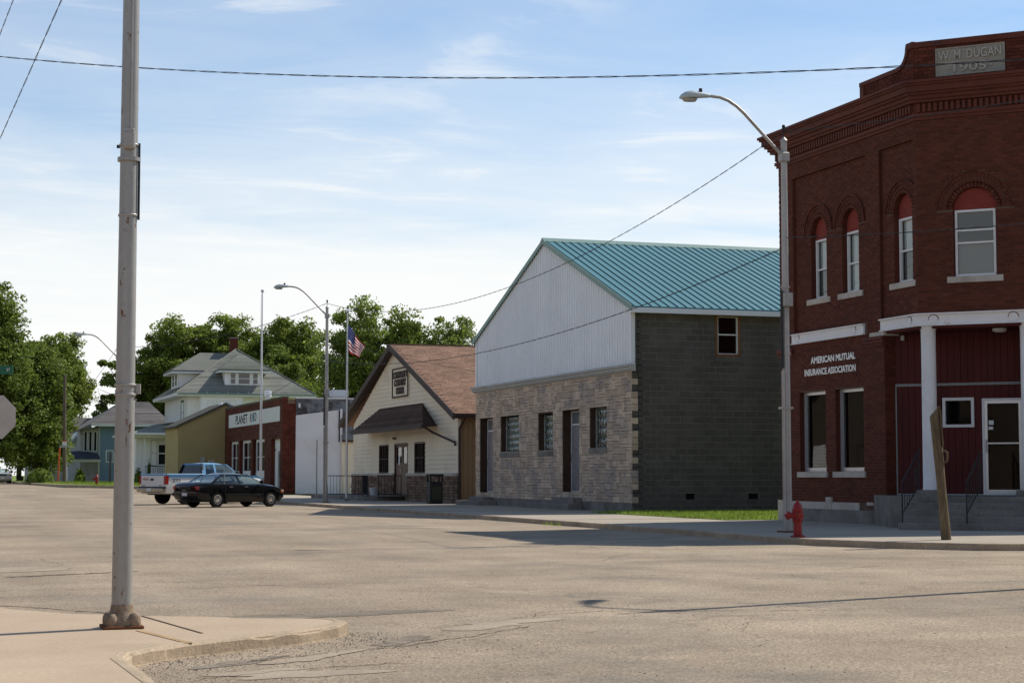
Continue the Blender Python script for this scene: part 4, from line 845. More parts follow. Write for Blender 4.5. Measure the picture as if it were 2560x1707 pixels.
rb = MB(); q8 = [v.co.copy() for v in me.vertices]; f8 = [tuple(p.vertices) for p in me.polygons]; RV = bpy.data.objects.new('x', None); bpy.data.objects.remove(RV)
shp.sort(key=lambda s_: (s_[0] - CAM).length)
for i_, (c, wl, hh) in enumerate(shp):
    tl = tv * 1.0; M = Matrix.Identity(4); nn = (nv + tv * -.06).normalized(); tt = (tv + nv * .06).normalized()
    for r_ in range(3): M[r_][0] = (1, 0, 0)[r_] * wl; M[r_][1] = nn[r_] * .022; M[r_][2] = tt[r_] * hh; M[r_][3] = c[r_]
    if i_ < 300 : link('shingle', me, GB, M)
    else: rb.add([M @ v for v in q8], [tuple(reversed(f)) for f in f8])
stuff(rb.build('shingle_courses', brownsh, GB, recalc=False))
MB().box(XF - oh, XF + GDp, yR - .12, yR + .12, zR - .03, zR + .05).build('ridge_cap', brownsh, GB)
MB().box(XF - oh, XF + GDp, yE - .12, yE + .0, zE - .16, zE + .0).build('gutter', brownt, GB)
# tan ribbed side wall
x = XF
while x < XF + 3.2:
    MB().box(x + .01, x + .19, YG0 - .025, YG0 - .005, .1, GEZ).build('side_board', tanmetal, GB); x += .2
MB().box(XF + .02, XF + GDp, YG0 - .004, YG0 + .2, 0, GEZ).build('side_wall', tanmetal, GB); MB().box(XF, XF + GDp, YG1 - .2, YG1, 0, GEZ).build('side_wall', cream, GB); MB().box(XF + GDp - .2, XF + GDp, YG0, YG1, 0, GEZ).build('rear_wall', cream, GB)
MB().fbox(G, -.03, .10, 1.36, GEZ, -.1, .035).build('corner_board', cream, GB)
# hipped canopy over the door
CX, cz = XF - 1.0, 3.37; T0, T1 = (76.5, 4.46), (83.8, 4.46); E0, E1 = 72.9, 85.6
cn = MB().add([(CX, E0, cz), (CX, E1, cz), (XF, T1[0], 4.46), (XF, T0[0], 4.46), (XF, E0 + 1.2, cz), (XF, E1 + .8, cz)], [(0, 3, 2, 1), (0, 4, 3), (1, 2, 5), (0, 1, 5, 4)]).build('canopy', darksh, GB)
cvs = MB(); nrow = 9
for j in range(nrow):
    t0, t1 = j / nrow, (j + 1) / nrow; f = lambda y0, y1, t: (CX + (XF - CX) * t, y0 + (y1 - y0) * t, cz + (4.46 - cz) * t)
    a0, a1, b0_, b1_ = f(E0, T0[0], t0), f(E1, T1[0], t0), f(E0, T0[0], t1), f(E1, T1[0], t1); up = Vector((-.012, 0, .02))
    MB().hexa([Vector(a0), Vector(a1), Vector(b1_), Vector(b0_), Vector(a0) + up * 1.4, Vector(a1) + up * 1.4, Vector(b1_) + up * .3, Vector(b0_) + up * .3]).build('shingle_course', darksh, cn)
MB().box(CX - .07, CX, E0 - .03, E1, cz - .14, cz + .02).build('fascia', brownt, cn); MB().tube([(CX - .03, E0, cz - .02), (XF - .5, E0 + .2, cz - .3), (XF - .10, 71.2, 2.62), (XF - .10, 71.15, 2.5)], .05, 8).build('canopy_downspout', brownt, GB)
MB().tube([(XF + .15, YG0 - .5, zE - .1), (XF + .0, YG0 - .12, zE - .6), (XF + .02, YG0 - .10, .3), (XF - .1, YG0 - .25, .15)], .055, 8).build('downspout', brownt, GB)
# concrete stoop
MB().box(XF - 1.9, XF - .03, 79.4, 90.6, .05, .30).box(XF - 1.3, XF - .03, 79.0, 82.0, .3, .34).build('stoop', greyconc, GB, bevel=.02)
def long_rail(name, label, pts, z, parent_group):
    rl = thing(name, label, 'railing', (pts[0][0], pts[0][1], z), parent_group); H = .95
    for p in pts: MB().tube([(p[0], p[1], z - .05), (p[0], p[1], z + H + .03)], .022, 6).build('post', iron, rl)
    for p, q in zip(pts, pts[1:]):
        for h in (.12, H): MB().tube([(p[0], p[1], z + h), (q[0], q[1], z + h)], .018, 6).build('rail', iron, rl)
        n = max(2, int(math.hypot(p[0] - q[0], p[1] - q[1]) / .14))
        for j in range(1, n):
            x, y = p[0] + (q[0] - p[0]) * j / n, p[1] + (q[1] - p[1]) * j / n; MB().tube([(x, y, z + .12), (x, y, z + H)], .009, 5).build('baluster', iron, rl)
long_rail('iron_railing', 'long black iron railing round the stoop beside the flagpole', [(18.15, 80.6), (19.0, 80.0), (19.9, 79.5), (20.15, 81.5)], .3, 'stoop railings')
long_rail('iron_railing', 'short black iron railing right of the brown double door', [(20.2, 78.8), (21.3, 78.95)], .3, 'stoop railings')
bk = thing('bucket', 'small white plastic bucket on the stoop beneath the brown-framed window', 'bucket', (20.9, 82.3, .3)); MB().lathe((20.9, 82.3, .30), [(.17, 0), (.235, .36), (.245, .36), (.245, .39), (.22, .39)], 16).build('body', bucketm, bk, smooth=True)
MB().tube([(20.9, 82.3 + .24 * math.cos(t), .66 - .14 * math.sin(t)) for t in [i * math.pi / 8 for i in range(9)]], .008, 5).build('handle', alum, bk)
tb = thing('trash_bin', 'black square litter bin with open top standing before the stone wainscot', 'litter bin', (20.35, 69.9, .12)); tx, ty = 20.35, 70.2
MB().box(tx - .27, tx + .27, ty - .27, ty + .27, .12, 1.0).build('body', blacktrim, tb, bevel=.03)
for sx in (-1, 1):
    for sy in (-1, 1): MB().box(tx + sx * .24 - .03, tx + sx * .24 + .03, ty + sy * .24 - .03, ty + sy * .24 + .03, 1.0, 1.24).build('corner_post', blacktrim, tb)
MB().box(tx - .30, tx + .30, ty - .30, ty + .30, 1.24, 1.32).build('lid', blacktrim, tb, bevel=.02)
MB().box(tx - .18, tx + .18, ty - .276, ty - .27, .3, .8).build('panel', mat('bin_panel', (0.03, 0.035, 0.02), 0.6), tb)

# ------------------------------------------------------------------ brick shop with the painted sign
YP0, YP1 = 107.5, 128.0; P = Fr((XF, YP0, 0), (0, 1, 0), (-1, 0, 0)); PL = YP1 - YP0; PS = Fr((XF, YP0, 0), (1, 0, 0), (0, -1, 0)); PT = 5.92
PB = thing('brick_shop', 'low brick shop with painted white sign band and whitewashed side wall', 'building', (XF, YP0, 0))
po = [('r', .72, 3.58, -.2, 3.55), ('r', 5.7, 9.75, 1.05, 3.58), ('r', 10.5, 14.6, 1.05, 3.6), ('r', 15.2, 19.0, 1.05, 3.6)]
backing(P, 0, PL, -.3, PT, po, .3, row=.1).build_wall('wall', mortar, brickd, (P,), PB)
pieces('brick', PB, P, [i for i in brick_items(0, PL, -.1, PT - .05, po + [('r', .85, 19.05, 4.56, 5.46)], bl=.44, bh=.15, jt=.02)], brickd, 0, .03, 'brick_courses')
pieces('brick', PB, PS, brick_items(0, .82, -.1, PT - .05, [], bl=.23, bh=.076), brickd, 120, .03, 'side_bricks')
MB().fbox(P, -.05, PL, PT, PT + .1, -.35, .05).build('coping', mat('coping_tile', (0.10, 0.085, 0.06), 0.9), PB)
sg = MB().fbox(P, .85, 19.05, 4.56, 5.46, -.01, .018).build('sign_band', signpaint, PB)
text('PLANET', P, 14.0, 4.74, .019, 4.5, .60, blackpaint, sg, flip=True, ext=.004, bold=.02); text('R', P, 10.45, 4.76, .019, .62, .56, blackpaint, sg, flip=True, ext=.004, bold=.02); text('D', P, 8.85, 4.78, .019, .62, .56, blackpaint, sg, flip=True, ext=.004, bold=.02)
MB().lathe(P.p(9.65, 5.05, .019), [(.31, 0), (.31, .004)], 24, P.n).build('globe_letter', bluepaint, sg); half_ring(P, 9.65, 5.05, .24, .31, .024, .026).build('globe_rim', blackpaint, sg)
for o in po[1:]: 
    wv = window(P, o[1] + .55, o[2], 1.42, o[4], -.22, PB, whitep, .18, .14, mid=2.45, mull=[(o[1] + .55 + o[2]) / 2], gl=panedk)
    MB().fbox(P, o[1] + .55, o[2], .9, 1.42, -.28, -.2).build('apron', whitep, wv); MB().fbox(P, o[1], o[2], o[3] - .15, o[3], -.25, .04).build('sill', sillm, wv)
dr = MB().fbox(P, 2.0, 3.58, 2.9, 3.55, -.35, -.25).fbox(P, .72, 3.58, 2.75, 3.55, -.36, -.28).fbox(P, .72, 1.25, -.1, 2.75, -.35, -.25).fbox(P, 2.7, 3.58, -.1, 2.75, -.35, -.25).build('door', whitep, PB)
MB().fbox(P, 1.25, 2.7, 0, 2.75, -.34, -.30).build('door_leaf', mat('grey_door', (0.20, 0.20, 0.19), 0.6), dr); MB().fbox(P, 1.5, 2.4, 1.2, 2.55, -.30, -.295).build('pane', dark, dr)
# side wall facing the camera: whitewash with a tarred parapet band
MB().prism(PS, [(.80, -.4), (3.65, -.4), (3.65, 5.26), (.80, 4.88)], -.2, .03).build('whitewash', whitewall, PB); MB().fbox(PS, .82, 9, -.3, PT - .02, -.3, 0).build('side_wall', tarwall, PB)
MB().fbox(PS, .80, 9, PT - .02, PT + .05, -.32, .03).build('coping', whitewall, PB)
MB().fbox(PS, 2.09, 2.13, -.25, 3.42, .031, .04).build('seam', stonejt, PB); MB().fbox(PS, .9, 3.25, 3.40, 3.50, .03, .055).build('ledge', whitewall, PB); MB().fbox(PS, 2.75, 2.79, .2, 2.2, .031, .036).build('stain', stonejt, PB)
MB().fbox(PS, 3.45, 3.50, 3.3, 5.2, .03, .10).build('downpipe', iron, PB); MB().fbox(PS, 3.52, 3.66, 3.2, 5.3, .03, .12).build('corner_board', whitewall, PB)
MB().fbox(PS, 3.62, 4.7, -.3, 3.4, -.1, .15).build('annex_wall', cream, PB); MB().hexa([PS.p(3.62, 3.4, .4), PS.p(4.8, 3.4, .4), PS.p(4.8, 4.35, -.6), PS.p(3.62, 4.35, -.6), PS.p(3.62, 3.48, .4), PS.p(4.8, 3.48, .4), PS.p(4.8, 4.43, -.6), PS.p(3.62, 4.43, -.6)]).build('annex_roof', greysh, PB)
MB().fbox(PS, 3.6, 4.8, 3.28, 3.4, .3, .42).build('annex_eave', brownt, PB)
MB().fbox(PS, .95, 1.05, 5.35, 5.62, .0, .14).build('floodlight', whitep, PB)
MB().slab([(XF + .2, YP0 + .2), (31, YP0 + .2), (31, YP1), (XF + .2, YP1)], 5.5, 5.6).build('roof', tarwall, PB); MB().box(30.8, 31, YP0, YP1, 0, 5.6).build('rear_wall', cmu, PB); MB().box(XF, 31, YP1 - .2, YP1, 0, 5.6).build('far_wall', cmu, PB)
MB().lathe((23.2, 120.6, 5.5), [(.16, 0), (.16, 1.0), (.26, 1.0), (.26, 1.15), (.24, 1.45), (.05, 1.5)], 14).build('flue', alum, PB)
MB().box(25.2, 26.0, 109.5, 110.3, 5.6, 6.15).box(25.1, 26.1, 109.4, 110.4, 6.15, 6.55).build('roof_vent', whitewall, PB)
for yy in (122.8, 124.5): MB().lathe((22.3, yy, 5.9), [(.12, 0), (.16, .1), (.12, .22), (.03, .25)], 10).build('roof_cap', tarwall, PB)

# ------------------------------------------------------------------ mustard steel building beyond
YM = 128.4; Mf = Fr((18.37, YM, 0), (1, 0, 0), (0, -1, 0))
MBd = thing('mustard_building', 'mustard ribbed-steel building with sloping dark roof edge beside the brick shop', 'building', (18.37, YM, 0))
mz = lambda x: 4.72 + (6.27 - 4.72) * x / 3.25
x = 0
while x < 3.25:
    MB().prism(Mf, [(x + .01, 0), (x + .26, 0), (x + .26, mz(x + .26) - .02), (x + .01, mz(x + .01) - .02)], 0, .03).prism(Mf, [(x + .10, 0), (x + .13, 0), (x + .13, mz(x + .1) - .02), (x + .10, mz(x + .1) - .02)], .03, .05).build('steel_sheet', mustard, MBd); x += .27
MB().prism(Mf, [(0, 0), (6.5, 0), (6.5, 4.8), (3.25, 6.27), (0, 4.72)], -.2, -.002).build('wall', mustard, MBd); MB().box(18.37, 18.5, YM, YM + 7.0, 0, 4.72).build('street_wall', mustard, MBd)
rp = [(-.25, 4.60), (-.25, 4.75), (3.3, 6.44), (3.3, 6.25)]; MB().prism(Mf, rp, -7.2, .25).build('roof_slope', mat('dark_olive_roof', (0.075, 0.07, 0.05), 0.8), MBd)
MB().prism(Mf, [(6.8, 4.6), (6.8, 4.75), (3.3, 6.44), (3.3, 6.25)], -7.2, .25).build('roof_slope', tarwall, MBd)
MB().fbox(Mf, 1.55, 1.85, 1.3, 2.55, .05, .12).build('meter_cabinet', greytrim, MBd)
MB().fbox(Mf, 2.1, 2.5, 1.2, 2.3, .05, .10).build('window', whitep, MBd); MB().fbox(Mf, 2.15, 2.45, 1.25, 2.25, .10, .105).build('poster', mat('poster', (0.25, 0.30, 0.30), 0.8, 0.6, 6), MBd)
MB().lathe((21.4, YM + .3, 6.2), [(.2, 0), (.22, .1), (.06, .22)], 10).build('roof_cap', alum, MBd)
# ------------------------------------------------------------------ white house with hipped roof and dormers
WH = thing('white_house', 'white two-storey house with grey hipped roof, two dormers and brick chimney', 'house', (20.5, 139.7, .5))
HX0, HX1, HY0, HY1, HZ0, HE = 20.5, 29.7, 139.7, 151.6, .5, 7.35
HS = Fr((HX0, HY0, 0), (1, 0, 0), (0, -1, 0)); HW = Fr((HX0, HY0, 0), (0, 1, 0), (-1, 0, 0))
MB().box(HX0, HX1, HY0, HY1, HZ0 - .3, HE).build('wall', whitesid, WH)
lim = lambda w_: (lambda z: (0, w_))
lap(HS, 'south_siding', WH, whitesid, 4.4, HE, .16, lim(HX1 - HX0), [], .025, True); lap(HW, 'street_siding', WH, whitesid, 1.0, HE, .16, lim(HY1 - HY0), [(.9, 2.6, 5.2, 7.1), (11.3 - .3, 13.6 - .3, 4.9, 7.3)], .025, True)
BY = Fr((HX0 + 1.0, HY0 - .6, 0), (1, 0, 0), (0, -1, 0)); MB().box(HX0 + 1.0, HX0 + 4.3, HY0 - .6, HY0 - .01, 1.0, HE).build('bay', whitesid, WH); lap(BY, 'bay_siding', WH, whitesid, 4.0, HE, .16, lim(3.3), [(.55, 1.05, 5.6, 7.1), (1.2, 2.1, 5.6, 7.05), (2.25, 2.75, 5.6, 7.1)], .025, True)
for a0, a1, zt in ((.55, 1.05, 7.1), (1.2, 2.1, 7.05), (2.25, 2.75, 7.1)): window(BY, a0, a1, 5.6, zt, .03, WH, whitep, .07, mid=6.3, gl=pane, blind=[(5.7, 7.0, mat('curtain', (0.38, 0.42, 0.42), 0.9))])
window(HW, .9, 2.6, 5.2, 7.1, .03, WH, greenish, .16, mid=6.15, gl=panedk); window(HW, 11.0, 13.3 - 1.6, 5.2, 7.2, .03, WH, whitep, .1, mid=6.15, gl=panedk)
MB().fbox(HS, .0, .12, 1, HE, 0, .03).fbox(HW, 0, .12, 1, HE, 0, .035).fbox(BY, 0, .1, 1, HE, 0, .03).fbox(BY, 3.2, 3.3, 1, HE, 0, .03).build('corner_board', whitep, WH)
# main hip
ex0, ex1, ey0, ey1, ez = 19.66, 30.5, 138.9, 152.4, 7.56; ax, ay0, ay1, az = 25.19, 144.6, 146.4, 11.36
def roof_faces(name, polys, m, th=.10):
    for pg in polys:
        n = len(pg); lo = [(x, y, z - th) for x, y, z in pg]; MB().add(lo + list(pg), [tuple(range(n - 1, -1, -1)), tuple(range(n, 2 * n))] + [(i, (i + 1) % n, n + (i + 1) % n, n + i) for i in range(n)]).build(name, m, WH if name.startswith('roof') or name.startswith('dormer') or name.startswith('porch') else None)
roof_faces('roof_plane', [[(ex0, ey0, ez), (ex1, ey0, ez), (ax, ay0, az)], [(ex1, ey0, ez), (ex1, ey1, ez), (ax, ay1, az), (ax, ay0, az)], [(ex1, ey1, ez), (ex0, ey1, ez), (ax, ay1, az)], [(ex0, ey1, ez), (ex0, ey0, ez), (ax, ay0, az), (ax, ay1, az)]], greysh)
# shingle courses on the slope towards the camera
def courses(p0, p1, apex0, apex1, n, m, parent, th=.03, name='shingle_course'):
    p0, p1, a0, a1 = map(Vector, (p0, p1, apex0, apex1)); nrm = (p1 - p0).cross(a0 - p0).normalized()
    if nrm.z < 0: nrm = -nrm
    b = MB()
    for j in range(n):
        t0, t1 = j / n, (j + 1) / n + .15 / n; t1 = min(t1, 1); q = [p0.lerp(a0, t0), p1.lerp(a1, t0), p1.lerp(a1, t1), p0.lerp(a0, t1)]
        b.hexa([*q, q[0] + nrm * th, q[1] + nrm * th, q[2] + nrm * .004, q[3] + nrm * .004])
    return b.build(name, m, parent)
courses((ex0, ey0, ez), (ex1, ey0, ez), (ax, ay0, az), (ax, ay0, az), 34, greysh, WH); courses((ex0, ey1, ez), (ex0, ey0, ez), (ax, ay1, az), (ax, ay0, az), 34, greysh, WH)
for p in ((ex0, ey0), (ex1, ey0), (ex0, ey1)): MB().tube([(p[0], p[1], ez + .03), (ax, ay0 if p[1] == ey0 else ay1, az + .05)], .06, 5).build('hip_ridge', greysh, WH)
MB().box(ex0 - .05, ex1 + .05, ey0 - .06, ey0, ez - .22, ez).box(ex0 - .06, ex0, ey0, ey1, ez - .22, ez).build('eave_fascia', whitep, WH); MB().slab([(ex0, ey0), (ex1, ey0), (ex1, ey1), (ex0, ey1)], ez - .22, ez - .19).build('soffit', whitep, WH)
MB().box(ex0 + .1, ex1, ey0 - .16, ey0 - .06, ez - .1, ez + .0).build('gutter', tealtrim, WH)
for j in range(13): x = ex0 + .7 + j * .80; MB().box(x, x + .03, ey0 - .14, ey0 - .04, ez, ez + .13).build('gutter_strap', alum, WH)
ch = MB().box(24.85, 25.45, 145.2, 145.8, az - .3, az + .95).build('chimney', brickd, WH); MB().box(24.78, 25.52, 145.13, 145.87, az + .95, az + 1.05).build('chimney_cap', greyconc, ch)
def dormer(fr, w0, w1, zb, zt, eav, apexh, depth, wins, ridge_back, label):
    d = MB().fbox(fr, w0, w1, zb, zt, -depth, 0).build('dormer', whitesid, WH); lap(fr, 'dormer_siding', d, whitesid, zb, zt, .16, lambda z: (w0, w1), [(a, c, zb + .1, zt - .1) for a, c in wins], .022, True)
    for a, c in wins:
        MB().ring(fr, a, c, zb + .12, zt - .1, .06, 0, .05).fbox(fr, a, c, (zb + zt) / 2 - .02, (zb + zt) / 2 + .03, 0, .045).build('window_frame', whitep, d); MB().add([fr.p(a + .04, zb + .16, .03), fr.p(c - .04, zb + .16, .03), fr.p(c - .04, zt - .14, .03), fr.p(a + .04, zt - .14, .03)], [(0, 1, 2, 3)]).build('window_pane', glass('dormer_glass', (0.25, 0.3, 0.32)), d, recalc=False)
        MB().fbox(fr, a + .04, c - .04, zb + .16, zt - .14, .0, .012).build('window_dark', screenm, d)
    o = eav; mid_ = (w0 + w1) / 2; e = [fr.p(w0 - o, zt, o), fr.p(w1 + o, zt, o), fr.p(w1 + o, zt, -depth - .3), fr.p(w0 - o, zt, -depth - .3)]; r0, r1 = fr.p(mid_, apexh, -(w1 - w0) / 2), fr.p(mid_, apexh, -ridge_back)
    for pg in ([e[0], e[1], r0], [e[1], e[2], r1, r0], [e[3], e[0], r0, r1]):
        n = len(pg); up = Vector((0, 0, .12)); MB().add([*pg, *[p + up for p in pg]], [tuple(range(n - 1, -1, -1)), tuple(range(n, 2 * n))] + [(i, (i + 1) % n, n + (i + 1) % n, n + i) for i in range(n)]).build('dormer_roof', greysh, d)
    courses(e[0] + up, e[1] + up, r0 + up, r0 + up, 14, greysh, d); courses(e[1] + up, e[2] + up, r0 + up, r1 + up, 14, greysh, d)
    MB().add([*e, *[p + Vector((0, 0, -.12)) for p in e]], [(0, 1, 2, 3), (7, 6, 5, 4), (0, 1, 5, 4), (1, 2, 6, 5), (2, 3, 7, 6), (3, 0, 4, 7)]).build('dormer_eave', whitep, d)
dormer(Fr((0, 139.95, 0), (1, 0, 0), (0, -1, 0)), 23.52, 26.52, 8.2, 9.36, .5, 10.75, 3.6, [(23.92, 24.40), (24.54, 25.52), (25.68, 26.14)], 5.2, 's')
dormer(Fr((20.45, 0, 0), (0, 1, 0), (-1, 0, 0)), 143.5, 147.5, 8.2, 9.42, .6, 11.0, 3.4, [(144.2, 145.2), (145.8, 146.8)], 4.6, 'w')
# street-side porch
PO = Fr((16.9, 140, 0), (1, 0, 0), (0, -1, 0))
MB().box(16.9, HX0, 140.9, 151, .4, 4.2).build('porch_wall', whitesid, WH); PW_ = Fr((16.9, 140.9, 0), (1, 0, 0), (0, -1, 0)); lap(PW_, 'porch_siding', WH, whitesid, 1.2, 4.2, .15, lim(3.6), [(1.1, 1.6, 1.9, 4.0), (1.65, 2.35, 1.2, 4.0), (.05, .48, 2.3, 4.0)], .022, True)
window(PW_, 1.1, 1.6, 2.0, 4.0, .03, WH, greytrim, .04, mid=3.0, gl=panedk); window(PW_, .03, .48, 2.3, 4.0, .03, WH, whitep, .05, mid=3.1, gl=panedk)
dr = MB().ring(PW_, 1.62, 2.38, 1.25, 4.05, .10, 0, .06).fbox(PW_, 1.72, 2.28, 1.3, 2.1, .0, .045).fbox(PW_, 1.72, 2.28, 2.9, 3.0, .0, .045).fbox(PW_, 1.72, 2.28, 3.6, 3.95, .0, .045).build('door', whitep, WH); MB().fbox(PW_, 1.72, 2.28, 2.1, 2.9, 0, .02).fbox(PW_, 1.72, 2.28, 3.0, 3.6, 0, .02).build('pane', dark, dr)
for x in (17.45, 19.62, 20.08): MB().box(x - .07, x + .07, 139.95, 140.09, 1.2, 4.3).build('porch_post', whitep, WH)
MB().box(16.8, 20.5, 139.9, 140.9, .4, 1.2).build('porch_floor', greytrim, WH); MB().tube([(17.5, 139.95, 1.95), (19.6, 139.95, 1.95)], .03, 6).tube([(17.5, 139.95, 1.35), (19.6, 139.95, 1.35)], .025, 6).build('porch_rail', iron, WH)
for j in range(12): MB().tube([(17.55 + j * .18, 139.95, 1.35), (17.55 + j * .18, 139.95, 1.95)], .014, 5).build('porch_baluster', iron, WH)
MB().box(16.6, 20.55, 139.5, 151.4, 4.15, 4.42).build('porch_beam', whitep, WH)
roof_faces('porch_roof', [[(16.3, 139.2, 4.50), (20.6, 139.2, 4.50), (20.55, 141.2, 5.15), (18.2, 141.2, 5.15)], [(16.3, 151.5, 4.50), (16.3, 139.2, 4.50), (18.2, 141.2, 5.15), (20.5, 143.0, 5.5), (20.5, 151.5, 5.5)]], greysh)
MB().box(16.25, 20.6, 139.1, 139.2, 4.34, 4.5).box(16.2, 16.3, 139.1, 151.5, 4.34, 4.5).build('porch_fascia', whitep, WH)
# ------------------------------------------------------------------ blue house
BH = thing('blue_house', 'blue clapboard house with grey hipped roof partly hidden behind the near lamp pole', 'house', (16.4, 165, .5))
bf = Fr((16.46, 165, 0), (1, 0, 0), (0, -1, 0)); MB().box(16.46, 22.5, 165, 176, .3, 5.7).build('wall', bluesid, BH); lap(bf, 'siding', BH, bluesid, .6, 5.7, .17, lim(6), [(.65, 1.35, 2.4, 3.5)], .025, True)
window(bf, .65, 1.35, 2.4, 3.5, .04, BH, whitep, .08, gl=panedk); MB().fbox(bf, 0, .14, .5, 5.7, 0, .03).build('corner_board', greytrim, BH)
MB().hexa([(15.0, 166.2, .3), (16.46, 165.1, .3), (16.46, 170, .3), (15.0, 170, .3), (15.0, 166.2, 5.5), (16.46, 165.1, 5.5), (16.46, 170, 5.5), (15.0, 170, 5.5)]).build('side_bay', mat('grey_siding', (0.30, 0.31, 0.29), 0.8), BH)
sf = Fr((15.0, 166.2, 0), (1.46, -1.1, 0), (-1.1, -1.46, 0))
for a in (.35, .85, 1.35): MB().ring(sf, a, a + .36, 3.4, 5.2, .05, .0, .05).build('window', whitep, BH); MB().fbox(sf, a + .05, a + .31, 3.45, 5.15, .0, .02).build('pane', dark, BH)
def prism_roof(p, name, pg_list, m, th=.15):
    for pg in pg_list:
        n = len(pg); lo = [(x, y, z - th) for x, y, z in pg]; MB().add(lo + list(pg), [tuple(range(n - 1, -1, -1)), tuple(range(n, 2 * n))] + [(i, (i + 1) % n, n + (i + 1) % n, n + i) for i in range(n)]).build(name, m, p)
prism_roof(BH, 'roof_plane', [[(15.75, 164.3, 5.85), (22.9, 164.3, 5.85), (21.2, 167.5, 7.95), (18.8, 167.5, 7.95)], [(15.75, 176, 5.85), (15.75, 164.3, 5.85), (18.8, 167.5, 7.95), (18.8, 172, 7.95)], [(22.9, 164.3, 5.85), (22.9, 176, 5.85), (21.2, 172, 7.95), (21.2, 167.5, 7.95)], [(14.2, 166.4, 5.1), (15.75, 164.5, 5.85), (18.0, 167.5, 7.4), (16.5, 172, 6.6)]], bluesh)
courses((15.75, 164.3, 5.86), (22.9, 164.3, 5.86), (18.8, 167.5, 7.96), (21.2, 167.5, 7.96), 16, bluesh, BH)
MB().box(15.7, 22.9, 164.2, 164.3, 5.62, 5.86).build('gutter', whitep, BH)
prism_roof(BH, 'porch_roof', [[(12.4, 163.4, 2.70), (16.5, 163.4, 2.70), (16.4, 166.5, 3.6), (14.2, 166.5, 3.4)]], mat('dark_slate_roof', (0.05, 0.055, 0.07), 0.9)); MB().box(12.3, 16.5, 163.3, 163.4, 2.42, 2.66).build('porch_fascia', greytrim, BH)
for x in (12.6, 16.35): MB().box(x - .06, x + .06, 163.42, 163.54, .5, 2.5).build('porch_post', greytrim, BH)
# ------------------------------------------------------------------ houses further back
SH = thing('small_white_house', 'small white gabled house with tall grey roof behind the utility pole', 'house', (14.5, 172, .5)); wf = Fr((14.5, 172, 0), (1, 0, 0), (0, -1, 0))
MB().prism(wf, [(-.1, 0), (3, 0), (3, 5.6), (1.4, 5.6), (-.1, 4.05)], -6, 0).build('wall', whitesid, SH); lap(wf, 'siding', SH, whitesid, .6, 4.0, .16, lim(2.6), [], .02, True)
window(wf, 1.05, 1.4, 3.2, 4.0, .04, SH, whitep, .06, gl=panedk); MB().prism(wf, [(-.35, 3.78), (-.35, 4.0), (1.5, 5.9), (1.5, 5.65)], -6, .3).build('rake_board', whitep, SH)
prism_roof(SH, 'roof_plane', [[(13.9, 177.5, 4.1), (17.2, 177.5, 4.4), (17.2, 180, 6.85), (14.05, 180, 6.85)]], bluesh); MB().prism(Fr((14.0, 177.6, 0), (1, 0, 0), (0, -1, 0)), [(.0, .4), (2.5, .4), (2.5, 4.3), (0, 4.3)], -3, 0).build('rear_wing', greytrim, SH)
DH = thing('dark_roofed_house', 'low house with dark roof in the shade of the big left tree', 'house', (11.6, 180, .5)); MB().box(11.5, 14.6, 180.5, 188, .4, 3.1).build('wall', greytrim, DH)
prism_roof(DH, 'roof_plane', [[(12.3, 179.8, 3.1), (14.6, 179.8, 3.1), (14.6, 183, 5.3), (12.6, 183, 5.3)], [(11.3, 179.9, 2.7), (12.6, 179.9, 2.7), (12.6, 183, 4.0), (11.6, 183, 4.0)]], mat('dark_green_shingle', (0.03, 0.038, 0.03), 0.95)); MB().fbox(Fr((11.6, 180.5, 0), (1, 0, 0), (0, -1, 0)), .35, .8, 1.2, 2.4, 0, .03).build('window', screenm, DH)
# ------------------------------------------------------------------ building across the street, seen only in the shop windows
OB = thing('opposite_building', 'dark-sided gabled building across the street, mirrored in the brick building shop windows', 'building', (-13, 101, 0)); of = Fr((-13, 93, 0), (0, 1, 0), (1, 0, 0))
MB().prism(of, [(0, 0), (16, 0), (16, 5.0), (8, 9), (0, 5.0)], -12, 0).build('wall', mat('dark_brown_siding', (0.10, 0.075, 0.055), 0.85), OB); lap(of, 'annex_siding', OB, whitesid, .3, 3.2, .2, lambda z: (10.5, 14.5 - z * .6), [], .06, True)
for a in (2, 6, 10, 13): window(of, a, a + 1.2, 1.2, 3.2, .03, OB, brownt, .1, gl=panedk, room=False)
MB().prism(of, [(-.5, 4.7), (8, 9.05), (8, 9.35), (-.5, 5.0)], -12.3, .5).prism(of, [(16.5, 4.7), (8, 9.05), (8, 9.35), (16.5, 5.0)], -12.3, .5).build('roof', darksh, OB)
OD = thing('opposite_corner_block', 'two-storey brick block across the side street, mirrored in the porch door glass', 'building', (6, -26, 0)); MB().box(-4, 26, -38, -26, 0, 9.2).build('wall', brickd, OD); of3 = Fr((-4, -26, 0), (1, 0, 0), (0, 1, 0))
for a in (1.5, 7.5, 13.5, 19.5): window(of3, a, a + 4.2, .6, 3.2, .03, OD, brownt, .15, gl=panedk, room=False)
for a in (2, 6, 10, 14, 18, 22, 26): window(of3, a, a + 1.2, 5, 7, .03, OD, whitep, .12, gl=panedk, room=False)
OF = thing('near_corner_store', 'brick store on the near right corner outside the frame, end of two cables', 'building', (20.5, 9, 0)); MB().box(20.5, 34, 2, 15.4, 0, 9.2).build('wall', brickd, OF); of5 = Fr((20.5, 15.4, 0), (1, 0, 0), (0, 1, 0))
for a in (1, 5, 9): window(of5, a, a + 2.5, .7, 3.0, .03, OF, whitep, .12, gl=panedk, room=False); window(of5, a + .5, a + 1.7, 5, 7, .03, OF, whitep, .1, gl=panedk, room=False)
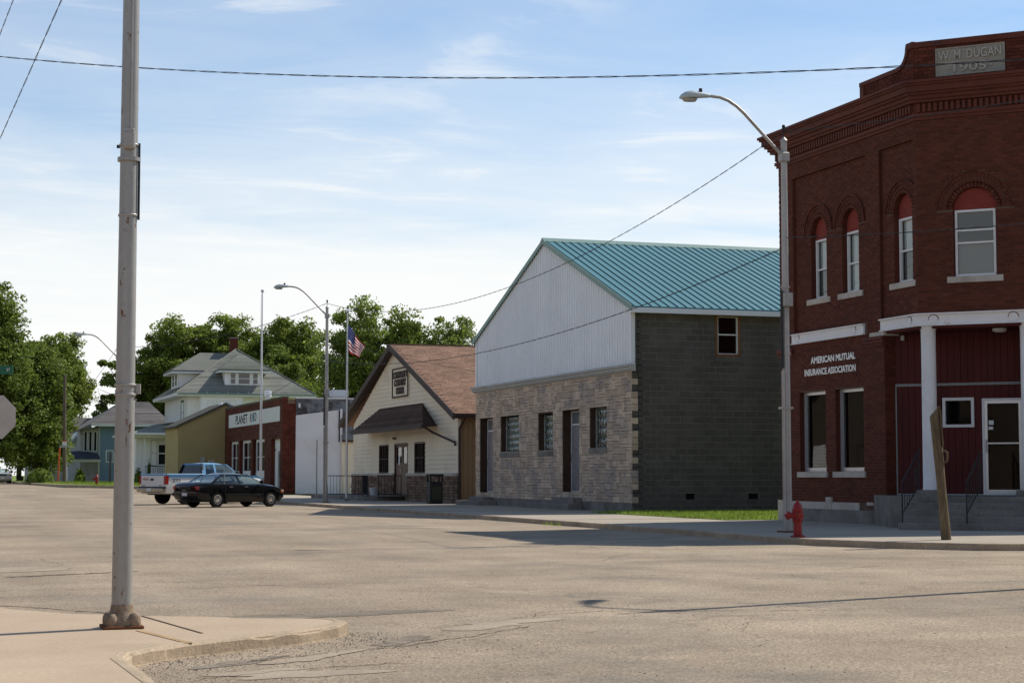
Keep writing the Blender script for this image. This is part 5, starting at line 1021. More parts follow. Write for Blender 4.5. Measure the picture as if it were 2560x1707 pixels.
OE = thing('opposite_long_shop', 'long low brown shop row across the main street, mirrored in the upper windows', 'building', (-13, 20, 0)); MB().box(-26, -13, -12, 50, 0, 6.0).build('wall', mat('brown_stucco', (0.13, 0.095, 0.07), 0.9), OE); of4 = Fr((-13, -12, 0), (0, 1, 0), (1, 0, 0))
for a in range(3, 58, 7): window(of4, a, a + 4.5, .6, 3.2, .03, OE, whitep, .15, gl=panedk, room=False); MB().fbox(of4, a - .3, a + 4.8, 3.4, 3.9, .0, 1.0).build('awning', whitep if a % 2 else brownt, OE)
OC = thing('opposite_shop', 'dark brick storefront across the street, mirrored in the brick building shop windows', 'building', (-13, 60, 0)); MB().box(-26, -13, 52, 83, 0, 7.5).build('wall', brickd, OC); of2 = Fr((-13, 52, 0), (0, 1, 0), (1, 0, 0))
for a in (2, 9, 16, 23): window(of2, a, a + 4.5, .6, 3.2, .03, OC, brownt, .15, gl=panedk, room=False)
MB().fbox(of2, 0, 31, 7.3, 7.7, 0, .3).build('cornice', brownt, OC)

# ------------------------------------------------------------------ trees
def tree(name, label, base, H, rx, ry, zlow, m, nleaf, seed, group=None, lobes=11, leaf=.30, clump=.78, trunk=.32, gap=0.0):
    rr = np.random.default_rng(seed); bx, by, bz = base; t = thing(name, label, 'tree', base, group)
    lob = []
    for i in range(lobes):
        a = 2.4 * i + rr.uniform(-.4, .4); f = (i + .5) / lobes; zz = zlow + (H - zlow) * (.18 + .72 * f); prof = math.sin(math.pi * min(.97, .16 + .80 * f)) ** .7
        k = rr.uniform(.35, .72) * prof; lob.append((bx + rx * k * math.cos(a), by + ry * k * math.sin(a), bz + zz, rr.uniform(.42, .60) * rx * (.55 + .45 * prof), rr.uniform(.42, .6) * ry * (.55 + .45 * prof), (H - zlow) * rr.uniform(.15, .23)))
    lob.append((bx, by, bz + (H + zlow) / 2, rx * .62, ry * .62, (H - zlow) * .40)); lob.append((bx + rr.uniform(-.2, .2) * rx, by, bz + H * .90, rx * .34, ry * .34, H * .10))
    ncl = max(60, int(nleaf / 95)); w_ = np.array([l[3] * l[4] + l[3] * l[5] for l in lob]); pick = rr.choice(len(lob), ncl, p=w_ / w_.sum())
    d = rr.normal(size=(ncl, 3)); d /= np.linalg.norm(d, axis=1)[:, None]; rad_ = rr.uniform(.45, 1.0, ncl) ** .5; L_ = np.array(lob)[pick]
    cc = L_[:, :3] + d * rad_[:, None] * L_[:, 3:]
    if gap: cc = cc[rr.random(len(cc)) > gap]
    per = nleaf // len(cc); cidx = np.repeat(np.arange(len(cc)), per); n = len(cidx); csz = rr.uniform(.6, 1.5, len(cc)) * clump
    ld = rr.normal(size=(n, 3)); ld /= np.linalg.norm(ld, axis=1)[:, None]; ld *= rr.uniform(0, 1, n)[:, None] ** .42 * 1.55 * np.array([1, 1, .66]); pos = cc[cidx] + ld * csz[cidx][:, None] * .62
    nrm = rr.normal(size=(n, 3)) * .8 + np.array([0, 0, .7]) + ld * .4; nrm /= np.linalg.norm(nrm, axis=1)[:, None]
    u = np.cross(nrm, rr.normal(size=(n, 3))); u /= np.linalg.norm(u, axis=1)[:, None] + 1e-9; v = np.cross(nrm, u); s_ = rr.uniform(.55, 1.25, n)[:, None] * leaf
    V = np.stack([pos - u * s_ * .5, pos + v * s_ * .36, pos + u * s_ * .5, pos - v * s_ * .36], 1).reshape(-1, 3)
    me = bpy.data.meshes.new('crown'); me.vertices.add(4 * n); me.vertices.foreach_set('co', V.astype(np.float32).ravel()); me.loops.add(4 * n); me.loops.foreach_set('vertex_index', np.arange(4 * n, dtype=np.int32)); me.polygons.add(n); me.polygons.foreach_set('loop_start', np.arange(0, 4 * n, 4, dtype=np.int32)); me.update(); me.validate(); me.materials.append(m); link('crown', me, t)
    b = MB(); hz = bz + zlow + (H - zlow) * .30; b.tube([(bx, by, bz - .4), (bx + .1, by, bz + .6), (bx - .05, by + .1, bz + zlow), (bx, by, hz), (bx + .2, by, bz + H * .72)], [trunk * 1.5, trunk * 1.1, trunk * .9, trunk * .65, trunk * .2], 8)
    for i in range(0, len(lob)):
        l = lob[i]; z0 = bz + zlow * .8 + (l[2] - bz - zlow) * .35; s0 = Vector((bx, by, z0)); e0 = Vector(l[:3]); mid = s0.lerp(e0, .55) + Vector((0, 0, .5)); b.tube([s0, mid, e0], [trunk * .42, trunk * .28, trunk * .08], 6)
        for k in range(4):
            e1 = e0 + Vector((rr.uniform(-.8, .8) * l[3], rr.uniform(-.8, .8) * l[4], rr.uniform(-.2, .8) * l[5])); b.tube([mid.lerp(e0, .5), e1], [trunk * .12, trunk * .03], 5, False)
    b.build('trunk', bark, t, smooth=True); return t
GT = 'tall shade trees behind the houses'
tree('maple_tree', 'tallest dark maple at the left edge, rising over the parked silver car', (6.9, 156, .5), 15.6, 4.2, 4.6, .5, leafC, 66000, 1, GT, lobes=17, leaf=.27)
tree('maple_tree', 'lower drooping maple right of the tallest left tree, over the bush', (10.9, 158.5, .5), 11.5, 3.0, 4.0, .6, leafC, 42000, 2, GT, lobes=14, leaf=.26)
tree('maple_tree', 'pointed maple behind the utility pole', (14.4, 184, .5), 14.6, 3.4, 4.5, 2.0, leafA, 42000, 3, GT, lobes=15, leaf=.29)
tree('maple_tree', 'sparse tree with sky gaps just right of the near lamp pole', (20.0, 178, .5), 12.8, 3.6, 3.6, 3.5, leafC, 8500, 4, GT, gap=.25, clump=.55, leaf=.32)
tree('maple_tree', 'broad maple behind the left end of the white house roof', (24.6, 176, .5), 15.6, 4.9, 5, 3.0, leafA, 60000, 5, GT, lobes=16, leaf=.29)
tree('maple_tree', 'broad maple behind the white house chimney', (29.6, 175, .5), 16.0, 5.2, 5, 3.0, leafA, 60000, 6, GT, lobes=16, leaf=.29)
tree('maple_tree', 'broad maple behind the two flagpoles, right of the chimney', (35.0, 173, .5), 15.9, 5.0, 5, 3.0, leafA, 60000, 7, GT, lobes=16, leaf=.29)
tree('maple_tree', 'dark lower tree filling the gap behind the brick shop roof', (31.8, 162, .5), 11.5, 4.6, 4, 2.0, leafC, 17000, 12, GT, lobes=11, leaf=.3)
tree('ash_tree', 'light green open-crowned tree behind the flag', (35.9, 147.5, .5), 14.9, 3.9, 4.2, 3.2, leafB, 34000, 8, GT, gap=.10, leaf=.26, lobes=14)
tree('ash_tree', 'light green open tree above the brown roof ridge', (40.0, 147, .5), 14.6, 3.7, 4, 3.2, leafB, 32000, 9, GT, gap=.12, leaf=.26, lobes=14)
tree('ash_tree', 'light green rounded tree nearest the white ribbed gable', (43.9, 146, .5), 13.6, 3.5, 4, 3.0, leafB, 32000, 10, GT, gap=.10, leaf=.26, lobes=14)
tree('maple_tree', 'distant dark tree low behind the silver car at the left edge', (3.5, 205, .5), 15, 6.5, 5, .4, leafC, 30000, 31, GT, lobes=14, leaf=.34)
tree('maple_tree', 'distant dark tree behind the bush and the dark-roofed house', (12.0, 205, .5), 13, 6.0, 5, .4, leafC, 26000, 32, GT, lobes=14, leaf=.34)
def shrub(name, label, base, rx, h, n, m, seed, group=None, leaf=.16):
    rr = np.random.default_rng(seed); d = rr.normal(size=(n, 3)); d /= np.linalg.norm(d, axis=1)[:, None]; pos = np.array(base) + d * rr.uniform(.6, 1, n)[:, None] * np.array([rx, rx, h]) * rr.uniform(.75, 1.1, n)[:, None]; pos[:, 2] = np.abs(pos[:, 2] - base[2]) + base[2]
    u = rr.normal(size=(n, 3)); u /= np.linalg.norm(u, axis=1)[:, None]; v = np.cross(u, d); s_ = rr.uniform(.6, 1.3, n)[:, None] * leaf; V = np.stack([pos - u * s_, pos + v * s_ * .7, pos + u * s_, pos - v * s_ * .7], 1).reshape(-1, 3)
    me = bpy.data.meshes.new('foliage'); me.from_pydata(V.tolist(), [], np.arange(4 * n).reshape(-1, 4).tolist()); me.materials.append(m); t = thing(name, label, 'shrub', base, group); link('foliage', me, t); b = MB()
    for k in range(6): b.tube([(base[0], base[1], base[2]), (base[0] + rr.uniform(-.7, .7) * rx, base[1] + rr.uniform(-.5, .5) * rx, base[2] + h * .8)], [.03, .012], 5)
    b.build('stem', bark, t)
shrub('bush', 'low wide dark bush on the verge between silver car and utility pole', (10.4, 150, .62), 1.15, 1.15, 3000, leafC, 21)
shrub('far_hedge', 'tall dark hedge closing the street behind the silver car', (3.0, 196, .5), 7.0, 4.2, 6000, leafC, 41, None, .3)
shrub('porch_shrub', 'slim dark potted shrub left of the white porch door', (17.75, 139.6, .6), .16, 1.9, 500, leafC, 22, 'porch shrubs', .08); shrub('porch_shrub', 'slim dark climbing shrub right of the white porch door', (19.3, 139.6, .6), .18, 1.9, 500, leafC, 23, 'porch shrubs', .08)
shrub('porch_shrub', 'pointed evergreen under the left porch window', (16.9, 139.2, .6), .35, 1.3, 700, leafC, 24, 'porch shrubs', .09); shrub('garden_shrub', 'pale shrub by the blue house porch', (14.7, 163, .6), .5, 1.2, 700, leafB, 25)

# ------------------------------------------------------------------ lamp posts
def lamp(label, x, y, z0, H, arm, r0, r1, m, arm_z=None, extra=None, gaps=True):
    """arm: unit vector of the bracket; the luminaire hangs over the road"""
    L_ = thing('street_lamp', label, 'street lamp', (x, y, z0), 'street lamps'); ad = Vector((arm[0], arm[1], 0)).normalized(); up = Vector((0, 0, 1)); o = Vector((x, y, z0))
    MB().tube([o, o + up * (H * .5), o + up * H], [r0, (r0 + r1) / 2, r1], 24).build('pole', m, L_, smooth=True)
    MB().lathe((x, y, z0 + H), [(r1 + .012, -.03), (r1 + .018, .0), (r1 * .6, .05), (.01, .075)], 18).build('pole_cap', galv, L_, smooth=True)
    at_ = o + up * (H - .35); pts = [at_]
    prof = [(.0, 0), (.25, .25), (.55, .56), (.85, .87), (1.02, 1.02), (1.2, 1.13), (1.38, 1.19), (1.62, 1.21)]
    br = MB().tube([at_ + ad * a + up * b_ for a, b_ in prof], .034, 10).build('bracket_arm', galv, L_, smooth=True)
    MB().box(x - r1 - .03, x + r1 + .03, y - r1 - .03, y + r1 + .03, z0 + H - .45, z0 + H - .25).build('clamp', galv, L_, bevel=.02)
    c = at_ + ad * 1.60 + up * 1.20; sd = up.cross(ad); rings = [(0, .045, .045, 0.0), (.05, .06, .06, .0), (.16, .075, .075, .0), (.30, .10, .10, -.005), (.42, .125, .115, -.012), (.54, .12, .10, -.03), (.62, .085, .06, -.05), (.655, .03, .02, -.06)]; vs = []; n = 14
    for t, wd, ht, dz in rings:
        for k in range(n): a = 2 * math.pi * k / n; zz = math.sin(a) * ht; vs.append(c + ad * t + sd * (math.cos(a) * wd) + up * (dz + (zz if zz > 0 else zz * .55)))
    hd = MB().add(vs, [(i * n + k, i * n + (k + 1) % n, (i + 1) * n + (k + 1) % n, (i + 1) * n + k) for i in range(len(rings) - 1) for k in range(n)] + [tuple(range(n - 1, -1, -1)), tuple(range((len(rings) - 1) * n, len(rings) * n))]).build('luminaire', lumin, L_, smooth=True)
    lc = c + ad * .44 + up * -.075; vs = [lc + ad * (.17 * math.cos(k * .449)) + sd * (.10 * math.sin(k * .449)) for k in range(14)]; bt = [lc + up * -.05 + ad * (.13 * math.cos(k * .449)) + sd * (.075 * math.sin(k * .449)) for k in range(14)]
    MB().add(vs + bt, [(k, (k + 1) % 14, 14 + (k + 1) % 14, 14 + k) for k in range(14)] + [tuple(range(14, 28))]).build('lens', mat('lamp_lens', (0.35, 0.33, 0.28), 0.3), hd, smooth=True)
    MB().lathe(c + ad * .20 + up * .07, [(.036, 0), (.036, .075), (.03, .085)], 12).build('photocell', blacktrim, hd)
    for h in (H * .45, H * .62): MB().lathe((x, y, z0 + h), [(r0 * .96 + .012, 0), (r0 * .96 + .012, .03)], 20).build('band', galv, L_)
    MB().lathe((x, y, z0 + H + .07), [(.012, 0), (.012, .14), (.035, .14), (.035, .24), (.02, .26)], 10).build('insulator', blacktrim, L_)
    return L_
LP1, LP2, LP3, LP4, LP0 = (17.08, 33.1), (16.76, 74.2), (10.75, 98.5), (14.4, 18.3), (1.625, 14.30)
l1 = lamp('tall street lamp in front of the brick corner building, behind the near red hydrant', *LP1, .12, 8.05, (-1, .1), .088, .062, galv)
l2 = lamp('street lamp standing before the whitewashed wall, left of the flag', *LP2, .12, 8.2, (-1, .1), .088, .06, galv)
l3 = lamp('far street lamp whose bracket shows left of the near lamp pole', *LP3, .45, 7.5, (-1, .1), .088, .06, galv)
l4 = lamp('street lamp just outside the right edge whose long shadow crosses the road', *LP4, .12, 8.1, (.43, .9), .088, .062, galv)
for l_, (x, y), zz in ((l1, LP1, 3.5), (l2, LP2, 3.4)):
    MB().box(x - .11, x + .09, y - .17, y - .08, zz + 1.22, zz + 1.5).build('junction_box', galv, l_, bevel=.01); MB().tube([(x - .11, y - .05, zz - .05), (x - .11, y - .05, zz + 1.55)], .03, 8).build('riser_pipe', iron, l_)
    MB().tube([(x - .10, y - .05, .15), (x - .10, y - .05, zz - .1)], .035, 8).build('conduit', galv, l_); MB().box(x - .14, x + .10, y - .10, y + .10, 2.62, 2.67).build('strap', galv, l_)
    MB().box(x - .17, x + .17, y - .17, y + .17, .12, .15).build('base_plate', rustm, l_)
# the near pole: rusty galvanised shaft, flange with bolt covers, box and pipes
x, y = LP0; ln = lamp('near galvanised lamp pole with rust spots on the sunlit corner pavement', x, y, zn, 8.1, (-.3, 1), .0805, .054, rustypole)
MB().slab([(x - .155, y - .155), (x + .155, y - .155), (x + .155, y + .155), (x - .155, y + .155)], zn, zn + .025).build('base_plate', rustm, ln, bevel=.006)
MB().lathe((x, y, zn + .022), [(.13, 0), (.125, .05), (.10, .085), (.088, .13), (.084, .16)], 24).build('flange', rustypole, ln, smooth=True)
for i, (sx, sy) in enumerate(((-1, -1), (1, -1), (1, 1), (-1, 1))):
    bb = MB().lathe((x + sx * .088, y + sy * .088, zn + .02), [(.046, 0), (.05, .03), (.046, .07), (.03, .095), (.004, .105)], 14).build('bolt_cover', rustypole, ln, smooth=True)
zb = lambda ypx: 1.28 + (1187 - ypx) / 4500 * 14.1
rv = Vector((.948, -.319, 0)); fv = Vector((-.319, -.948, 0)); o = Vector((x, y, 0))
def nb(name, c0, c1, w_, d_, z0, z1, m, bev=.006):
    p = o + rv * c0 + fv * c1; q = [p - rv * w_ - fv * d_, p + rv * w_ - fv * d_, p + rv * w_ + fv * d_, p - rv * w_ + fv * d_]; return MB().hexa([(*v.xy, z0) for v in q] + [(*v.xy, z1) for v in q]).build(name, m, ln, bevel=bev)
nb('junction_box', .018, .085, .045, .03, zb(372), zb(322), galv); nb('box_lid', .018, .118, .04, .004, zb(368), zb(331), galv)
MB().tube([(o + rv * .025 + fv * .065) + Vector((0, 0, zb(322))), (o + rv * .018 + fv * .052) + Vector((0, 0, 7.9))], .009, 8).build('conduit', galv, ln)
MB().tube([(o + rv * .082 - fv * .0) + Vector((0, 0, zb(548))), (o + rv * .080) + Vector((0, 0, zb(354)))], .010, 8).build('riser_pipe', iron, ln)
basec = mat('cast_base', (0.27, 0.20, 0.135), 0.7, 0.25, 9, 0.2, 40, bump=0.4, bscale=50, spec=0.25, tint=(0.15, 0.085, 0.045), tscale=9)
for c_ in ln.children:
    if c_.name.startswith(('bolt_cover', 'flange')): c_.data.materials[0] = basec
for h in (362, 540, 966, 990): MB().lathe((x, y, zb(h)), [(.076 if h < 900 else .0835, 0), (.078 if h < 900 else .0855, .004), (.078 if h < 900 else .0855, .014), (.076 if h < 900 else .0835, .018)], 24).build('strap', rustypole if h > 900 else galv, ln)
nb('strap_lug', -.085, .0, .012, .008, zb(366), zb(358), iron, 0); nb('bracket_stub', .095, -.02, .02, .012, zb(985), zb(960), galv, 0)

# ------------------------------------------------------------------ hydrants
def hydrant(label, x, y, z, s=1.0, rot=0.0):
    h = thing('fire_hydrant', label, 'fire hydrant', (x, y, z), 'fire hydrants'); k = s
    MB().lathe((x, y, z), [(.145 * k, 0), (.145 * k, .035 * k), (.09 * k, .05 * k), (.083 * k, .30 * k), (.105 * k, .31 * k), (.105 * k, .345 * k), (.086 * k, .36 * k), (.09 * k, .52 * k), (.115 * k, .53 * k), (.115 * k, .56 * k), (.10 * k, .575 * k), (.088 * k, .635 * k), (.06 * k, .685 * k), (.03 * k, .70 * k), (.028 * k, .74 * k), (.01, .745 * k)], 22).build('barrel', hydred, h, smooth=True)
    d = lambda a: Vector((math.cos(a), math.sin(a), 0))
    for a, r_, l_ in ((rot, .065, .20), (rot + math.pi / 2, .05, .17), (rot - math.pi / 2, .05, .17)):
        MB().lathe(Vector((x, y, z + .44 * k)) + d(a) * .07 * k, [(r_ * k * .9, 0), (r_ * k * .9, l_ * .45 * k), (r_ * k * 1.25, l_ * .5 * k), (r_ * k * 1.25, l_ * .8 * k), (r_ * k * .6, l_ * .85 * k), (r_ * k * .35, l_ * k), (.008, l_ * k)], 14, d(a)).build('nozzle_cap', hydred, h, smooth=True)
    for j in range(8):
        a = j * math.pi / 4; MB().lathe(Vector((x, y, z + .345 * k)) + d(a) * .108 * k, [(.012 * k, 0), (.012 * k, .018 * k)], 6).build('flange_bolt', hydred, h)
hydrant('large red fire hydrant at the kerb in front of the brick corner building', 15.86, 30.35, .12, .93, math.pi * .95); hydrant('small red fire hydrant far off on the grass verge', 11.36, 114.7, .60, 1.0, math.pi)
# ------------------------------------------------------------------ leaning post
wp = thing('wooden_post', 'leaning weathered timber post stump at the kerb before the porch steps', 'post', (17.75, 28.25, 0)); pb = Vector((17.78, 28.3, 0)); lean = rv * -.19
prof = [(-.05, .092), (.3, .090), (.7, .084), (1.2, .082), (1.7, .085), (2.2, .09), (2.42, .088)]; vs = []; n = 14; rr = random.Random(4)
for h, r_ in prof:
    for k in range(n): a = 2 * math.pi * k / n; q = r_ * (1 + .10 * math.sin(3 * a + h) + rr.uniform(-.04, .04)); vs.append(pb + lean * (h / 2.4) + Vector((math.cos(a) * q, math.sin(a) * q, h + (.10 * math.cos(a + .4) if h > 2.4 else 0))))
MB().add(vs, [(i * n + k, i * n + (k + 1) % n, (i + 1) * n + (k + 1) % n, (i + 1) * n + k) for i in range(len(prof) - 1) for k in range(n)] + [tuple(range(n - 1, -1, -1)), tuple(range((len(prof) - 1) * n, len(prof) * n))]).build('shaft', postw, wp, smooth=True)
q = pb + lean * .68 + rv * .10; MB().tube([q + Vector((0, 0, 1.50)), q + rv * .05 + Vector((0, 0, 1.53)), q + rv * .06 + Vector((0, 0, 1.68)), q + Vector((0, 0, 1.72))], .02, 8).build('iron_staple', postw, wp)
q = pb + lean * .85 + rv * .085 + fv * .02; MB().hexa([q + Vector((0, 0, 1.8)) - fv * .05, q + rv * .03 + Vector((0, 0, 1.8)) - fv * .05, q + rv * .03 + Vector((0, 0, 1.8)) + fv * .05, q + Vector((0, 0, 1.8)) + fv * .05, q + lean * .2 + Vector((0, 0, 2.5)) - fv * .05, q + lean * .2 + rv * .03 + Vector((0, 0, 2.42)) - fv * .05, q + lean * .2 + rv * .03 + Vector((0, 0, 2.42)) + fv * .05, q + lean * .2 + Vector((0, 0, 2.5)) + fv * .05]).build('split_slab', postw, wp)
# ------------------------------------------------------------------ stop sign seen from behind, with street-name plate
st = thing('stop_sign', 'octagonal road sign seen from behind at the left edge, green street-name plate above', 'road sign', (.75, 32.0, .05)); so_ = Vector((1.05 - 0.0, 33.0, 0)); sc = Vector((0.66, 31.6, 0))
SC = Vector((1.45, 32.4, 0)); rv2 = rv; cz_ = 2.28
oct_ = [(SC + rv2 * (.375 / math.cos(math.pi / 8) * math.cos(a)) + Vector((0, 0, cz_ + .375 / math.cos(math.pi / 8) * math.sin(a)))) for a in [math.pi / 8 + i * math.pi / 4 for i in range(8)]]
MB().add([p for p in oct_] + [p - fv * .004 for p in oct_], [tuple(range(8)), tuple(range(15, 7, -1))] + [(i, (i + 1) % 8, 8 + (i + 1) % 8, 8 + i) for i in range(8)]).build('sign_plate', signback, st)
MB().tube([(SC.x + .02, SC.y + .03, 0), (SC.x + .02, SC.y + .03, 3.3)], .025, 8).build('post', galv, st)
gp = SC + Vector((0, 0, 3.02)); np_ = MB().hexa([gp - rv2 * .5 - fv * .02, gp + rv2 * .31 - fv * .02, gp + rv2 * .31 + fv * .0, gp - rv2 * .5 + fv * .0, gp - rv2 * .5 - fv * .02 + Vector((0, 0, .15)), gp + rv2 * .31 - fv * .02 + Vector((0, 0, .15)), gp + rv2 * .31 + Vector((0, 0, .15)), gp - rv2 * .5 + Vector((0, 0, .15))]).build('street_name_plate', signgreen, st)
NF = Fr((gp.x, gp.y, 0), rv2, fv); text('ST', NF, .235, gp.z + .05, .002, .06, .055, signpaint, np_, ext=.002)
# ------------------------------------------------------------------ flagpoles and flag
def flagpole(label, x, y, z0, H, r):
    f = thing('flagpole', label, 'flagpole', (x, y, z0), 'flagpoles'); MB().tube([(x, y, z0), (x, y, z0 + H * .45), (x, y, z0 + H)], [r, r * .85, r * .5], 12).build('pole', alum, f, smooth=True); MB().lathe((x, y, z0 + H), [(.02, 0), (.07, .04), (.085, .09), (.07, .14), (.01, .17)], 12).build('finial', alum, f, smooth=True)
    MB().tube([(x - r - .02, y, z0 + 1.2), (x - r * .6 - .02, y, z0 + H - .05)], .007, 5).build('halyard', greytrim, f); MB().box(x - .1, x + .1, y - .1, y + .1, z0 - .02, z0 + .12).build('base', greyconc, f)
flagpole('bare thin flagpole rising behind the black sedan, no flag', 16.15, 85.6, .12, 9.9, .06); flagpole('flagpole flying the striped flag beside the stoop railing', 18.98, 79.8, .12, 8.5, .05)
fl = thing('flag', 'drooping red and white striped flag with blue starred canton', 'flag', (19.0, 79.8, 8.0)); 
def fpt(s, t):
    px_ = (1 - t) * s * .75 + t * s * .48; pz = (1 - t) * (s * -1.02) + t * (-1.22 + s * -.24); wv_ = .10 * math.sin(7.5 * s + 2.2 * t) * (.3 + s) + .05 * math.sin(12 * s - 3 * t); return Vector((19.03, 79.78, 8.07)) + rv * (px_ + .03 * math.sin(9 * s + 4 * t) * s) + fv * wv_ + Vector((0, 0, pz + .03 * math.sin(8 * s + 2 * t)))
for i in range(13):
    s0 = .42 if i < 7 else 0.0; n = 14; vs = []
    for k in range(n + 1): s = s0 + (1 - s0) * k / n; vs += [fpt(s, i / 13), fpt(s, (i + .5) / 13), fpt(s, (i + 1) / 13)]
    MB().add(vs, [(3 * k + j, 3 * k + 3 + j, 3 * k + 4 + j, 3 * k + 1 + j) for k in range(n) for j in (0, 1)]).build('stripe', flagred if i % 2 == 0 else flagwhite, fl, smooth=True)
vs = [fpt(.42 * i / 8, 7 / 13 * j / 8) for j in range(9) for i in range(9)]; ct = MB().add(vs, [(j * 9 + i, j * 9 + i + 1, j * 9 + i + 10, j * 9 + i + 9) for j in range(8) for i in range(8)]).build('canton', flagblue, fl, smooth=True)
stb = MB()
for j in range(7):
    for i in range(6 - j % 2):
        c = fpt(.42 * (i + .6 + .5 * (j % 2)) / 6.2, 7 / 13 * (j + .5) / 7) + fv * .006; stb.add([c + rv * (.020 * math.cos(a)) + Vector((0, 0, .020 * math.sin(a))) for a in [k * 1.2566 for k in range(5)]], [(0, 1, 2, 3, 4)])
stuff(stb.build('stars', flagwhite, ct, recalc=False))
# ------------------------------------------------------------------ utility pole, marker, far details
up_ = thing('utility_pole', 'dark wooden utility pole before the left trees, with sign boards', 'utility pole', (12.6, 154, .5)); MB().tube([(12.65, 154, .3), (12.5, 154, 9.6)], [.17, .12], 12).build('shaft', polewood, up_, smooth=True)
MB().box(12.4, 12.78, 153.78, 153.84, 3.72, 4.05).build('white_sign', whitep, up_); MB().box(12.4, 12.78, 153.77, 153.85, 4.05, 4.15).build('red_band', orange, up_); MB().box(12.15, 13.02, 153.78, 153.83, 3.55, 3.70).build('street_name_plate', greytrim, up_)
og = thing('guy_marker', 'slanted orange guy-wire marker left of the utility pole', 'marker', (11.95, 152, .6)); MB().tube([(11.95, 152, .6), (12.05, 152, 3.5)], .07, 8).build('sleeve', orange, og)
MB().tube([(12.05, 152, 3.4), (12.45, 153.8, 8.8)], .012, 5).build('guy_wire', iron, og)
pst = thing('mailbox_post', 'thin wooden post in front of the blue house', 'post', (15.9, 150, .6)); MB().box(15.86, 16.0, 150, 150.12, .5, 3.1).build('shaft', polewood, pst)
# ------------------------------------------------------------------ overhead cables
def cable(label, p, q, sag, r=.012, twist=True, n=48, group='overhead cables', turns=60):
    p, q = Vector(p), Vector(q); b = MB(); side = (q - p).cross(Vector((0, 0, 1))).normalized(); L_ = (q - p).length
    c = lambda t: p.lerp(q, t) + Vector((0, 0, -4 * sag * t * (1 - t)))
    if twist:
        n = int(min(420, max(60, L_ * 9)))
        for ph in (0, math.pi): b.tube([c(i / n) + (side * math.cos(ph + i * .7) + Vector((0, 0, math.sin(ph + i * .7)))) * r * .9 for i in range(n + 1)], r * .62, 5)
    else: b.tube([c(i / n) for i in range(n + 1)], r, 5)
    o = b.build('overhead_cable', wirem, None, smooth=True); return tag(o, label, 'cable', group)
def at(x, y, k):
    M = Matrix.Rotation(rad(-18.6163), 3, 'Z') @ Matrix.Rotation(rad(94.2385), 3, 'X'); d = M @ Vector(((x - 1280) / 4500, (853.5 - y) / 4500, -1)); return CAM + d * k
T1v, T2v, T3v, T4v = Vector((*LP1, 8.36)), Vector((*LP2, 8.5)), Vector((*LP3, 8.15)), Vector((*LP4, 8.4))
up2 = thing('utility_pole', 'wooden utility pole just outside the left edge, carrying the steep cables', 'utility pole', (1.0, 35.5, 0)); MB().tube([(1.0, 35.5, 0), (1.0, 35.5, 9.5)], [.16, .11], 12).build('shaft', polewood, up2, smooth=True)
cable('long twisted cable crossing the whole sky above the roofs', Vector((1.0, 35.5, 9.32)), Vector((LP4[0], LP4[1], 6.5)), .40, .0095)
cable('steep cable at the top left corner, the longer of the two', Vector((1.0, 35.5, 6.2)), Vector((3.5, -26, 8.6)), .05, .0065); cable('short steep cable in the extreme top left corner', Vector((1.0, 35.5, 8.1)), Vector((3.5, -26, 9.0)), .05, .0065)
cable('sagging cable from the tall lamp pole down to the lamp by the flag', T1v, T2v, 1.6, .009); cable('cable running on from the lamp by the flag towards the far lamp', T2v, T3v, .5, .011)
cable('lower service cable crossing the white gable to the lamp by the flag', Vector((*LP1, 5.95)), Vector((*LP2, 6.1)), .95, .010); cable('service cable dropping over the white house roof behind the bare flagpole', Vector((*LP2, 6.3)), Vector((21.6, 127.5, 6.2)), .6, .010)
cable('cable from the tall lamp pole top past the brick cornice to the right edge', T1v, Vector((24, 15.45, 8.7)), .45, .009); cable('cable across the arched upper windows of the brick building', Vector((LP1[0], LP1[1], 6.15)), Vector((24, 15.45, 6.2)), .40, .009)
cable('thin cable behind the gabled building sign to the lamp by the flag', Vector((*LP2, 6.9)), Vector((30, 72.5, 4.9)), .25, .008, False)
cable('far thin cable in the sky gap beside the left trees', T3v, Vector((12.5, 154, 6.5)), .4, .012, False)
# ------------------------------------------------------------------ vehicles (x forward, y left, z up)
def vmtx(x, y, z, hd): return Matrix.Translation((x, y, z)) @ Matrix.Rotation(hd, 4, 'Z')
def loft(st, n_crown=3):
    """st: (x, half width, z low, z top); rounded box sections"""
    vs = []; m = None
    for x, w_, zl, zt in st:
        half = [(0, zl), (w_ * .80, zl), (w_ * .955, zl + .035), (w_, zl + .13), (w_ * 1.005, zl + (zt - zl) * .55), (w_ * .985, zt - .10), (w_ * .95, zt - .03), (w_ * .86, zt), (w_ * .45, zt + .018), (0, zt + .024)]
        pts = half + [(-a, b) for a, b in reversed(half[1:-1])]; m = len(pts); vs += [(x, a, b) for a, b in pts]
    fs = [(i * m + k, i * m + (k + 1) % m, (i + 1) * m + (k + 1) % m, (i + 1) * m + k) for i in range(len(st) - 1) for k in range(m)]
    return MB().add(vs, fs + [tuple(range(m - 1, -1, -1)), tuple(range((len(st) - 1) * m, len(st) * m))])
def cut_arches(o, wheels, r):
    cs = []
    for x, z in wheels:
        c = MB().lathe((x, -1.3, z), [(r, 0), (r, 2.6)], 32, (0, 1, 0)).build('cutter', blacktrim); md = o.modifiers.new('b', 'BOOLEAN'); md.operation = 'DIFFERENCE'; md.object = c; md.solver = 'EXACT'; cs.append(c)
    dg = bpy.context.evaluated_depsgraph_get(); me = bpy.data.meshes.new_from_object(o.evaluated_get(dg)); o.modifiers.clear(); o.data = me
    for c in cs: bpy.data.objects.remove(c)
    try: me.set_sharp_from_angle(angle=rad(35))
    except Exception: pass
